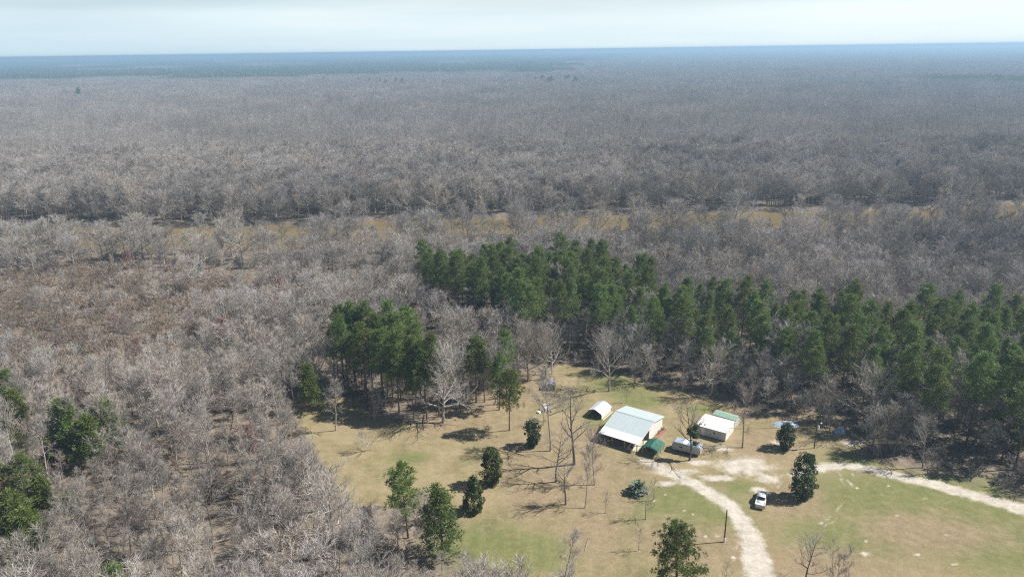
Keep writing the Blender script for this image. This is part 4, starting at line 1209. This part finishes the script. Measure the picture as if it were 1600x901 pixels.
def barn():
    az = rad(54.9)
    fr = G(995.5, 706)
    Wd, SD, SR, SW, SP = 9.7, 14.1, 8.4, 6.4, 2.3
    fd = np.array([math.cos(az - math.pi / 2), math.sin(az - math.pi / 2)])
    o = fr[:2] - fd * Wd
    r = empty('metal_barn', (o[0], o[1], 0), az - math.pi / 2)
    props(r, 'metal barn with a blue-grey roof, white front strip and open porch', 'barn')
    ze, zr, zb = 2.25, 4.25, 3.15
    zs = ze + (zr - ze) * SP / SR
    zw = ze + (zr - ze) * SW / SR
    MB().box((Wd / 2, SW + (SD - SW) / 2, 0.05), (Wd + 0.2, SD - SW + 0.3, 0.1)).build('floor_slab', MAT['concrete'], r)
    MB().box((Wd - 1.4, SW / 2 - 0.1, 0.045), (3.1, SW - 0.1, 0.09)).build('porch_slab_sunlit', MAT['concrete'], r)  # kept pale for the patch of sun on the porch floor
    MB().box((Wd / 2 - 1.5, SW / 2 - 0.1, 0.035), (Wd - 3.2, SW - 0.1, 0.07)).build('porch_floor_shaded', MAT['wall_dim'], r)  # shade under the porch roof painted as a dark floor tone
    n = 10
    for k in range(n):
        x0, x1 = -0.35 + (Wd + 0.7) * k / n, -0.35 + (Wd + 0.7) * (k + 1) / n
        sheet(r, 'roof_sheet', x0, x1, -0.35, ze - 0.083, SP, zs, MAT['roof_white'])
        ym, zm = (SP + SR) / 2, (zs + zr) / 2
        sheet(r, 'roof_sheet', x0, x1, SP + 0.01, zs + 0.02, ym, zm + 0.02, MAT['roof_blue'])
        sheet(r, 'roof_sheet', x0, x1, ym + 0.01, zm + 0.025, SR, zr + 0.025, MAT['roof_blue'])
        sheet(r, 'roof_sheet', x0, x1, SR, zr + 0.01, SD + 0.3, zb - 0.06, MAT['roof_blue'])
    MB().prism([(SR - 0.2, zr + 0.06), (SR, zr + 0.04), (SR + 0.2, zr + 0.06), (SR, zr + 0.14)], -0.36, Wd + 0.36, 'x').build('ridge_cap', MAT['roof_blue'], r)
    # side walls in sheets, each one metre wide
    def roofz(y): return ze + (zr - ze) * y / SR if y < SR else zr + (zb - zr) * (y - SR) / (SD - SR)
    m = 8
    for sx in (0, 1):
        for k in range(m):
            y0, y1 = SW + (SD - SW) * k / m, SW + (SD - SW) * (k + 1) / m
            xx = Wd if sx else 0.0
            pr = [(y0 + 0.008, 0.1), (y1 - 0.008, 0.1), (y1 - 0.008, roofz(y1) - 0.08)] + ([(SR, zr - 0.08)] if y0 < SR < y1 else []) + [(y0 + 0.008, roofz(y0) - 0.08)]
            MB().prism(pr, xx - 0.04, xx + 0.04, 'x').build('wall_sheet', MAT['wall_white'], r)
    MB().box((Wd / 2, SD, zb / 2), (Wd - 0.1, 0.08, zb - 0.15)).build('wall', MAT['wall_white'], r)
    MB().box((Wd / 2, SW, zw / 2), (Wd - 0.1, 0.08, zw - 0.12)).build('wall', MAT['wall_dim'], r)  # wall behind the porch, coloured dark to deepen the shade there
    MB().box((Wd * 0.3, SW - 0.07, 1.25), (2.6, 0.06, 2.3)).build('door', MAT['wall_grey'], r)
    for x in (0.05, Wd / 3, 2 * Wd / 3, Wd - 0.05):
        MB().box((x, -0.1, ze / 2 - 0.04), (0.16, 0.16, ze - 0.12)).build('post', MAT['wood'], r)
    for x in (0.05, Wd - 0.05):
        zz = ze + (zr - ze) * 3.3 / SR
        MB().box((x, 3.3, zz / 2 - 0.05), (0.15, 0.15, zz - 0.16)).build('post', MAT['wood'], r)
    MB().box((Wd / 2, -0.1, ze - 0.19), (Wd, 0.08, 0.18)).build('beam', MAT['wood'], r)
    for x in (-0.37, Wd + 0.37):
        MB().prism([(-0.35, ze - 0.25), (SR, zr - 0.16), (SD + .3, zb - 0.22), (SD + .3, zb - 0.06), (SR, zr + 0.02), (-0.35, ze - 0.09)], x - 0.02, x + 0.02, 'x').build('gable_trim', MAT['roof_white'], r)
    # bed of red soil along the white end wall
    bd = empty('flower_bed', (o[0], o[1], 0), az - math.pi / 2)
    props(bd, 'narrow bed of red soil along the white end wall of the barn', 'flower bed')
    MB().box((Wd + 1.1, 9.6, 0.04), (1.3, 7.6, 0.12)).build('soil', MAT['mulch'], bd)
    for y in (5.7, 13.5): MB().box((Wd + 1.1, y, 0.08), (1.5, 0.12, 0.2)).build('edging', MAT['wood'], bd)
    MB().box((Wd + 1.85, 9.6, 0.08), (0.12, 7.9, 0.2)).build('edging', MAT['wood'], bd)
    ax = np.array([math.cos(az), math.sin(az)])
    for i, (yy, s) in enumerate(((6.6, 0.2), (8.0, 0.16), (10.4, 0.26), (11.6, 0.22), (12.4, 0.3), (13.1, 0.24))):
        p = o + fd * (Wd + 0.75) + ax * yy
        q = link('potted_shrub', BRUSH[i % 5])
        q.location = (p[0], p[1], 0.1); q.scale = (s, s, s * 1.2)
        props(q, 'small reddish leafless shrub in the bed along the barn end wall', 'shrub', 'shrubs in the bed by the barn')
    # things kept under the porch
    p = o + fd * 7.9 + ax * 0.9
    t = empty('barrel', (p[0], p[1], 0.1)); props(t, 'dark barrel at the front corner of the barn porch', 'barrel')
    MB().tube([(0, 0, 0), (0, 0, 0.1), (0, 0, 0.45), (0, 0, 0.8), (0, 0, 0.88)], [0.28, 0.3, 0.32, 0.3, 0.28], 12).build('body', MAT['dark'], t, True)
    MB().tube([(0, 0, 0.88), (0, 0, 0.91)], [0.26, 0.26], 12).build('lid', MAT['rust'], t)
barn()

def gable_shed(name, label, cat, x, y, az, w, d, ze, zr, roof_m, wall_m=None, open_front=True, prof=None, panels=6, posts=True, ridge=0.5):
    """front-left base corner at (x, y); az = direction of the ridge; w along the front, d along the ridge."""
    r = empty(name, (x, y, 0), az - math.pi / 2)
    props(r, label, cat)
    pr = prof or [(-0.15, ze - 0.05), (w * ridge, zr), (w + 0.15, ze - 0.05)]
    for k in range(panels):
        y0, y1 = -0.1 + (d + 0.2) * k / panels, -0.1 + (d + 0.2) * (k + 1) / panels
        low = [(u, z) for u, z in pr]; high = [(u, z + 0.05) for u, z in pr][::-1]
        MB().prism((low + high)[::-1] if False else low + high, y0 + 0.01, y1 - 0.01, 'y').build('roof_sheet', MAT[roof_m], r)
    if posts:
        for xx in (0.05, w - 0.05):
            for yy in (0.05, d / 2, d - 0.05):
                MB().box((xx, yy, ze / 2 - 0.05), (0.1, 0.1, ze - 0.1)).build('post', MAT['wood'], r)
    if wall_m:
        zmax = max(z for _, z in pr)
        MB().box((w - 0.02, d / 2, ze * 0.5 - 0.04), (0.05, d - 0.2, ze - 0.16)).build('wall', MAT[wall_m], r)
        MB().box((0.02, d / 2, ze * 0.5 - 0.04), (0.05, d - 0.2, ze - 0.16)).build('wall', MAT[wall_m], r)
        MB().prism([(0.06, 0.0), (w - 0.06, 0.0), (w - 0.06, ze - 0.1), (w * ridge, zmax - 0.12), (0.06, ze - 0.1)], d - 0.08, d - 0.03, 'y').build('wall', MAT[wall_m], r)
        if not open_front:
            MB().prism([(0.06, 0.0), (w - 0.06, 0.0), (w - 0.06, ze - 0.1), (w * ridge, zmax - 0.12), (0.06, ze - 0.1)], 0.03, 0.08, 'y').build('wall', MAT[wall_m], r)
    return r

k9 = CAM_H / 80.0
a57 = rad(56)
fx, fy = G(820 + 880 / 9.01, 580 + 560 / 9.01, 1.3)[:2]
r = gable_shed('carport', 'small metal carport with a pale blue arched roof behind the barn', 'carport', fx, fy, a57, 4.1, 5.4, 1.35, 2.35, 'roof_pale', 'wall_white', True, [(-0.15, 1.2), (0.25, 1.75), (1.7, 2.35), (2.3, 2.38), (3.9, 1.6), (4.25, 1.15)], 6, True, 0.5)
MB().box((4.55, 2.7, 0.06), (0.3, 5.6, 0.12)).build('base_rail', MAT['concrete'], r)
fx, fy = G(1003, 708.5)[:2]
r = gable_shed('tarp_canopy', 'open canopy with a worn green tarp roof at the barn corner', 'canopy', fx, fy, rad(58), 3.7, 4.6, 1.65, 2.4, 'green_tarp', None, True, [(-0.2, 1.5), (0.1, 1.7), (1.85, 2.4), (3.6, 1.65), (3.9, 1.4)], 5, True)
bx_, by_ = G(1016, 704)[:2]
t = empty('riding_mower', (bx_, by_ + 0.8, 0), 0.5); props(t, 'grey riding mower parked in the shade under the green tarp canopy', 'mower')
MB().box((0, 0, 0.55), (0.8, 1.5, 0.4), taper=(0.8, 0.85)).build('body', MAT['rust'], t)
MB().box((0, -0.3, 0.95), (0.5, 0.45, 0.5), taper=(0.8, 0.5)).build('seat', MAT['dark'], t)
for sx in (-0.45, 0.45):
    for yy, rr in ((-0.5, 0.3), (0.55, 0.22)):
        MB().tube([(sx - 0.1, yy, rr), (sx + 0.1, yy, rr)], [rr, rr], 10).build('wheel', MAT['dark'], t)

# white building
def white_building():
    c = G(1133, 690); az = rad(55.5)
    Wd, D, ze, zr = 7.2, 6.2, 2.45, 2.85
    fd = np.array([math.cos(az - math.pi / 2), math.sin(az - math.pi / 2)])
    o = c[:2] - fd * Wd
    r = empty('white_building', (o[0], o[1], 0), az - math.pi / 2)
    props(r, 'low white roofed building with a grey front wall, in front of the green shed', 'building')
    n = 8
    for k in range(n):
        x0, x1 = -0.2 + (Wd + 0.4) * k / n, -0.2 + (Wd + 0.4) * (k + 1) / n
        sheet(r, 'roof_sheet', x0, x1, -0.2, ze, D * 0.6, zr, MAT['roof_white'])
        sheet(r, 'roof_sheet', x0, x1, D * 0.6 + 0.005, zr - 0.003, D + 0.2, ze + 0.12, MAT['roof_white'])
    for k in range(n):
        x0, x1 = Wd * k / n, Wd * (k + 1) / n
        MB().box(((x0 + x1) / 2, 0.03, 0.15 + (ze - 0.17) / 2), (x1 - x0 - 0.02, 0.06, ze - 0.18)).build('wall_panel', MAT['wall_grey'], r)
    MB().box((Wd / 2, D - 0.03, 1.3), (Wd, 0.06, 2.3)).build('wall', MAT['wall_white'], r)
    for xx in (0.0, Wd):
        MB().prism([(0.07, 0.1), (D - 0.07, 0.1), (D - 0.07, ze + 0.05), (D * 0.6, zr - 0.04), (0.07, ze - 0.03)], xx - 0.03, xx + 0.03, 'x').build('wall', MAT['wall_white'], r)
    w = MB().box((4.4, -0.02, 1.55), (0.75, 0.05, 0.65)).build('window', MAT['white'], r)
    MB().box((4.4, -0.05, 1.55), (0.6, 0.03, 0.5)).build('pane', MAT['glass'], w)
    d_ = MB().box((1.6, -0.02, 1.15), (0.9, 0.05, 2.0)).build('door', MAT['white'], r)
    MB().box((1.25, -0.06, 1.1), (0.06, 0.06, 0.14)).build('handle', MAT['chrome'], d_)
    MB().box((Wd / 2, 0.05, 0.07), (Wd - 0.1, 0.12, 0.14)).build('skirting', MAT['dark'], r)
    for x, y, s in ((0.75, 0.7, 0.34), (1.75, 0.85, 0.22)):
        zz = ze + (zr - ze) * (y + .2) / (D * .6)
        MB().tube([(x, y, zz), (x, y, zz + 0.2), (x, y, zz + 0.22)], [s, s, s * 0.6], 10).build('roof_vent', MAT['rust'], r)
    for y in (2.2,):
        w = MB().box((Wd + 0.04, y + 1, 1.5), (0.05, 0.9, 0.7)).build('window', MAT['white'], r)
        MB().box((Wd + 0.07, y + 1, 1.5), (0.03, 0.74, 0.54)).build('pane', MAT['wall_white'], w)
white_building()
q = G(1113.5, 648.5, 2.0)
fd = np.array([math.cos(rad(-37)), math.sin(rad(-37))])
# green shed: ridge runs along its front
r = empty('green_shed', (q[0], q[1], 0), rad(-37)); props(r, 'long low shed with a pale green curved roof behind the white building', 'shed')
for k in range(7):
    x0, x1 = -0.15 + 6.0 * k / 7, -0.15 + 6.0 * (k + 1) / 7
    pr = [(-0.15, 1.5), (0.35, 2.1), (1.9, 2.45), (3.4, 2.05), (3.75, 1.5)]
    MB().prism(pr + [(u, z + 0.05) for u, z in pr][::-1], x0 + 0.01, x1 - 0.01, 'x').build('roof_sheet', MAT['green_metal'], r)
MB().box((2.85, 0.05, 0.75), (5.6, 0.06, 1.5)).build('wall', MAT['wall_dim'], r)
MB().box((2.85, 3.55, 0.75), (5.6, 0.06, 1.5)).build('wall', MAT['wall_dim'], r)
for xx in (0.05, 5.65):
    MB().prism([(0.1, 0), (3.5, 0), (3.5, 1.7), (1.9, 2.35), (0.35, 2.0), (.1, 1.6)], xx - 0.03, xx + 0.03, 'x').build('wall', MAT['wall_grey'], r)
for i, (x, y) in enumerate(((0.6, 3.2), (2.2, 2.8), (3.9, 3.1), (5.0, 2.4))):
    o_ = link('roof_debris', BRUSH[3], r); o_.location = (x, y, 2.05); o_.scale = (0.18, 0.18, 0.08)

# covered travel trailer
def trailer():
    a, b = G(1051, 704), G(1086.6, 712.5)
    d = (b - a)[:2]; L = 6.3; az = math.atan2(d[1], d[0])
    r = empty('travel_trailer', (a[0], a[1], 0), az)
    props(r, 'pale travel trailer with blue and white sheets over its roof', 'trailer')
    Dp = 2.5
    prof = [(-0.1, 0.5), (L, 0.5), (L + 0.1, 0.7), (L + 0.1, 2.2), (L - 0.1, 2.48), (0.25, 2.52), (-0.1, 2.3), (-0.3, 1.5), (-0.28, 0.75)]
    v = MB().prism(prof, 0, 1, 'y')
    v.v = [(x, y * Dp, z) for x, y, z in v.v]
    o = v.build('body', MAT['camper'], r)
    bm = bmesh.new(); bm.from_mesh(o.data)
    bmesh.ops.bevel(bm, geom=bm.edges[:], offset=0.06, segments=2, affect='EDGES'); bm.to_mesh(o.data); bm.free()
    rgl = np.random.default_rng(4)
    def cover(x0, x1, mat, lift, hang):
        c = MB(); nx, ny = 9, 8
        g = []
        for i in range(nx):
            for j in range(ny):
                x = x0 + (x1 - x0) * i / (nx - 1); y = -0.06 + (Dp + 0.12) * j / (ny - 1)
                z = 2.52 + lift + rgl.normal(0, 0.025)
                if x > L - 0.3: z -= (x - L + 0.3) * 1.1
                if x < 0.5: z -= (0.5 - x) * 0.8
                if j in (0, ny - 1): z -= hang * (0.6 + 0.5 * rgl.random())
                g.append((x, y + (-0.06 if j == 0 else 0.06 if j == ny - 1 else 0), z))
        c.v = g
        c.f = [(i * ny + j, i * ny + j + 1, (i + 1) * ny + j + 1, (i + 1) * ny + j) for i in range(nx - 1) for j in range(ny - 1)]
        oo = c.build('sheet_cover', mat, r)
        m = oo.modifiers.new('thick', 'SOLIDIFY'); m.thickness = 0.02; m.offset = 1
    cover(0.05, L * 0.55, MAT['blue_tarp'], 0.04, 0.5)
    cover(L * 0.5, L - 0.02, MAT['blue_tarp'], 0.09, 0.35)
    cover(L * 0.36, L * 0.52, MAT['white'], 0.15, 0.1)
    for x in (L * 0.5, L * 0.62):
        for y in (0.1, Dp - 0.1):
            MB().tube([(x, y - 0.1, 0.34), (x, y + 0.1, 0.34)], [0.34, 0.34], 12).build('wheel', MAT['dark'], r)
    w = MB().box((L * 0.3, -0.03, 1.5), (0.9, 0.05, 0.55)).build('window', MAT['chrome'], r)
    MB().box((L * 0.3, -0.06, 1.5), (0.78, 0.03, 0.43)).build('pane', MAT['glass'], w)
    MB().box((L * 0.72, -0.03, 1.35), (0.65, 0.05, 1.6)).build('door', MAT['camper'], r)
    MB().tube([(-0.2, Dp / 2, 0.5), (-1.2, Dp / 2, 0.48)], [0.06, 0.06], 6).build('hitch', MAT['dark'], r)
trailer()

# pickup truck
def pickup():
    a, b = G(1186.6, 796.0), G(1190.5, 776.0)
    az = math.atan2(b[1] - a[1], b[0] - a[0])
    r = empty('pickup_truck', (a[0], a[1], 0), az - math.pi / 2)
    props(r, 'white pickup truck parked nose up in the tree shadow beside the drive', 'pickup')
    hw = 0.98
    def sides(prof, x0, x1, name, mat, bev=0.05, parent=r):
        o = MB().prism(prof, x0, x1, 'x').build(name, mat, parent)
        bm = bmesh.new(); bm.from_mesh(o.data)
        bmesh.ops.bevel(bm, geom=bm.edges[:], offset=bev, segments=2, affect='EDGES'); bm.to_mesh(o.data); bm.free()
        o.data.shade_smooth()
        return o
    sides([(0.12, 0.45), (5.7, 0.45), (5.75, 0.85), (5.55, 1.08), (4.15, 1.16), (1.95, 1.14), (0.1, 0.72)], -hw, hw, 'body', MAT['truck'], 0.07)
    # open bed: side walls, floor, tailgate
    for s in (-1, 1):
        MB().box((s * (hw - 0.09), 1.03, 0.92), (0.16, 1.86, 0.46)).build('bed_side', MAT['truck'], r)
    MB().box((0, 1.03, 0.80), (1.62, 1.8, 0.05)).build('bed_floor', MAT['bed'], r)
    tg = MB().box((0, 0.13, 0.86), (1.6, 0.09, 0.58)).build('tailgate', MAT['truck'], r)
    MB().box((0, 0.07, 0.98), (0.24, 0.03, 0.08)).build('handle', MAT['dark'], tg)
    # cab
    sides([(1.98, 1.12), (4.55, 1.12), (3.75, 1.78), (3.3, 1.88), (2.3, 1.86), (2.08, 1.6)], -0.86, 0.86, 'cab', MAT['truck'], 0.07)
    MB().prism([(3.80, 1.70), (4.44, 1.20), (4.49, 1.23), (3.86, 1.74)], -0.74, 0.74, 'x').build('windscreen', MAT['glass'], r)
    MB().prism([(1.95, 1.22), (2.03, 1.2), (2.20, 1.74), (2.10, 1.76)], -0.72, 0.72, 'x').build('rear_window', MAT['glass'], r)
    for s in (-1, 1):
        MB().prism([(2.3, 1.2), (3.15, 1.2), (3.15, 1.68), (2.42, 1.68)], s * 0.865 - 0.015, s * 0.865 + 0.015, 'x').build('side_window', MAT['glass'], r)
        MB().prism([(3.22, 1.2), (4.2, 1.2), (3.65, 1.68), (3.22, 1.68)], s * 0.865 - 0.015, s * 0.865 + 0.015, 'x').build('side_window', MAT['glass'], r)
        MB().box((s * 1.06, 4.0, 1.25), (0.2, 0.1, 0.18)).build('mirror', MAT['truck'], r)
        MB().box((s * 0.9, 0.09, 0.95), (0.14, 0.06, 0.34)).build('taillight', MAT['red'], r)
        MB().box((s * 0.75, 5.72, 0.85), (0.34, 0.08, 0.16)).build('headlight', MAT['chrome'], r)
        for y in (1.05, 4.75):
            w = MB().tube([(s * 0.80, y, 0.39), (s * 0.84, y, 0.39), (s * 1.0, y, 0.39), (s * 1.02, y, 0.39)], [0.35, 0.39, 0.39, 0.35], 16).build('wheel', MAT['dark'], r, True)
            MB().tube([(s * 1.0, y, 0.39), (s * 1.035, y, 0.39)], [0.23, 0.2], 12).build('rim', MAT['chrome'], w)
    MB().box((0, 0.0, 0.52), (1.8, 0.18, 0.2)).build('bumper', MAT['chrome'], r)
    MB().box((0, 5.8, 0.55), (1.8, 0.16, 0.24)).build('bumper', MAT['chrome'], r)
    MB().box((0, 0.55, 0.92), (1.5, 0.35, 0.22)).build('tool_box', MAT['white'], r)
pickup()

# tin shed and white heap behind the slender tree
q = G(858, 609)
r = gable_shed('tin_shed', 'small grey tin-roofed shed on brown ground above the white junk heap', 'shed', q[0] - 1.3, q[1], rad(78), 2.8, 3.2, 1.7, 2.1, 'rust', 'wall_dim', False, None, 4, True)
q = G(852, 643)
r = empty('junk_heap', (q[0], q[1], 0)); props(r, 'white heap of old sheets and boxes behind the small thin bare tree', 'junk heap')
rg = np.random.default_rng(3)
for i, (x, y, z, sx, sy, sz_, a) in enumerate(((0.5, 0.6, 0.55, 1.5, 1.3, 1.1, 0.3), (-0.8, 0.1, 0.35, 1.2, 0.9, 0.7, -0.4), (-1.7, -0.5, 0.2, 0.8, 0.9, 0.4, 0.9), (1.2, -0.3, 0.3, 0.8, 0.6, 0.6, 0.1), (0.2, 1.6, 0.7, 1.6, 0.8, 1.4, 0.2))):
    MB().box((x, y, z), (sx, sy, sz_), a, (0.92, 0.9)).build('box', MAT['white' if i % 2 == 0 else 'rust'], r)
def rumpled(name, label, cat, px, py, w, d, h, mat, seed):
    rgl = np.random.default_rng(seed); q = G(px, py); n = 14
    c = MB()
    for i in range(n):
        for j in range(n):
            u, v_ = i / (n - 1) * 2 - 1, j / (n - 1) * 2 - 1
            k = max(0, 1 - (abs(u) ** 2.2 + abs(v_) ** 2.2))
            c.v.append((u * w / 2 + rgl.normal(0, 0.05), v_ * d / 2 + rgl.normal(0, 0.05), max(-0.03, h * k ** 0.7 * (0.75 + 0.4 * rgl.random()) - 0.02)))
    c.f = [(i * n + j, (i + 1) * n + j, (i + 1) * n + j + 1, i * n + j + 1) for i in range(n - 1) for j in range(n - 1)]
    o = c.build(name, mat, None, False, (q[0], q[1], 0.0))
    return props(o, label, cat)
rumpled('tarp_heap', 'pale blue crumpled tarp heap at the foot of the right hand woods', 'tarp', 1312, 676, 2.6, 2.0, 1.8, MAT['blue_tarp'], 1)
rumpled('tarp_heap', 'wide flat bluish sheet in the tree shade above the rounded evergreen', 'tarp', 1228, 663, 6.5, 3.2, 0.7, MAT['blue_tarp'], 2)

# poles and wires
b = G(1131.5, 846); h = tall(1131.5, 846, 796)
r = empty('utility_pole', (b[0], b[1], 0)); props(r, 'bare wooden pole with a white foot on the lawn beside the gravel drive', 'pole')
MB().tube([(0, 0, -0.2), (0, 0, h * 0.5), (0, 0, h)], [0.14, 0.125, 0.10], 8).build('shaft', MAT['pole'], r, True)
MB().tube([(0, 0, 0), (0, 0, 0.85), (0, 0, 0.87)], [0.19, 0.19, 0.15], 8).build('foot_sleeve', MAT['white'], r)
b = G(1272, 700); h = tall(1272, 700, 660)
LP = np.array([b[0], b[1]])
r = empty('light_pole', (b[0], b[1], 0)); props(r, 'wooden light pole with a lamp arm and white box near the woods edge', 'pole')
MB().tube([(0, 0, -0.2), (0, 0, h * 0.5), (0.05, 0, h)], [0.13, 0.12, 0.09], 8).build('shaft', MAT['pole'], r, True)
MB().tube([(0.05, 0, h - 0.5), (0.3, -0.1, h - 0.1), (0.75, -0.2, h + 0.05)], [0.03, 0.03, 0.03], 6).build('lamp_arm', MAT['chrome'], r)
l = MB().tube([(0.75, -0.2, h + 0.12), (0.8, -0.2, h + 0.02), (0.82, -0.2, h - 0.16)], [0.08, 0.24, 0.2], 10).build('lamp_head', MAT['white'], r)
MB().tube([(0.82, -0.2, h - 0.16), (0.82, -0.2, h - 0.3)], [0.14, 0.06], 8).build('lens', MAT['white'], l)
MB().tube([(0.32, -0.15, h - 1.6), (0.32, -0.15, h - 0.75)], [0.24, 0.24], 10).build('transformer', MAT['white'], r)
tb = G(1133, 690)
for k, dz in enumerate((0.0, 0.35)):
    p0 = np.array([LP[0], LP[1], h - 0.15 - dz]); p1 = np.array([tb[0] - 0.4, tb[1] + 1.2 + dz, 3.0])
    pts = [p0 + (p1 - p0) * t - np.array([0, 0, 1.2 * 4 * t * (1 - t) * 0.5]) for t in np.linspace(0, 1, 14)]
    props(MB().tube(pts, [0.018] * 14, 4).build('service_wire', MAT['dark']), ['upper', 'lower'][k] + ' thin black wire sagging from the light pole to the white building', 'wire', 'wires from the light pole')

# fallen pale logs in the woods
for i, (x0, y0, x1, y1, rr, lab) in enumerate(((338, 846, 380, 835, 0.17, 'pale fallen log lying level in the lower left woods'), (350, 898, 362, 868, 0.2, 'short broken white log standing out at the bottom edge of the left woods'), (612, 828, 632, 815, 0.09, 'thin pale log near the slim pine at the lawn edge'), (914, 858, 920, 838, 0.05, 'thin pale stick lying on the lawn near the bottom edge'))):
    a, b = G(x0, y0, 0.3), G(x1, y1, 0.5 if rr > 0.1 else 0.1)
    if rr <= 0.1: a[2] = 0.08
    props(MB().tube([a, (a + b) / 2 + np.array([0, 0, 0.08]), b], [rr, rr * 0.85, rr * 0.5], 7).build('fallen_log', MAT['bark_pale'], None, True), lab, 'log')

# far roofs near the horizon
for i, (x0, x1, y, hh, lab) in enumerate(((692, 732, 97.5, 9, 'long white roofed shed in the dark plantation on the horizon'), (262, 290, 116, 8, 'pale long building beyond the river woods at the upper left'), (62, 98, 106.5, 8, 'white roofs in a row near the horizon at the far left'), (745, 752, 92.5, 10, 'small white building on the horizon right of the long white shed'), (198, 202, 100, 12, 'tiny white building near the horizon at the upper left'))):
    a, b = G(x0, y), G(x1, y)
    L = float(np.hypot(*(b - a)[:2]))
    a[2] = 21.0
    r = empty('distant_shed', (a[0], a[1], 0), math.atan2(b[1] - a[1], b[0] - a[0])); props(r, lab, 'shed', 'distant white roofs')
    zz = 7
    MB().box((L / 2, 15, zz / 2 - 10.5), (L, 30, zz + 21)).build('wall', MAT['wall_white'], r)
    MB().prism([(-2, zz), (32, zz), (15, zz + hh * 0.5)], -2, L + 2, 'x').build('roof', MAT['roof_white'], r)

# ------------------------------------------------------------------ haze
hm_, hnt, hp = nodes('haze_air')
hnt.nodes.remove(hp)
pv = hnt.nodes.new('ShaderNodeVolumePrincipled')
pv.inputs['Color'].default_value = (0.47, 0.72, 0.98, 1)
pv.inputs['Density'].default_value = 2.4e-4
pv.inputs['Density Attribute'].default_value = ''
pv.inputs['Anisotropy'].default_value = 0.2
hnt.links.new(pv.outputs[0], hnt.nodes['Material Output'].inputs['Volume'])
try: hm_.cycles.homogeneous_volume = True
except Exception: pass
o = MB().box((0, 150, 46.0), (81000, 81000, 95.0)).build('haze', hm_)
props(o, kind='stuff')
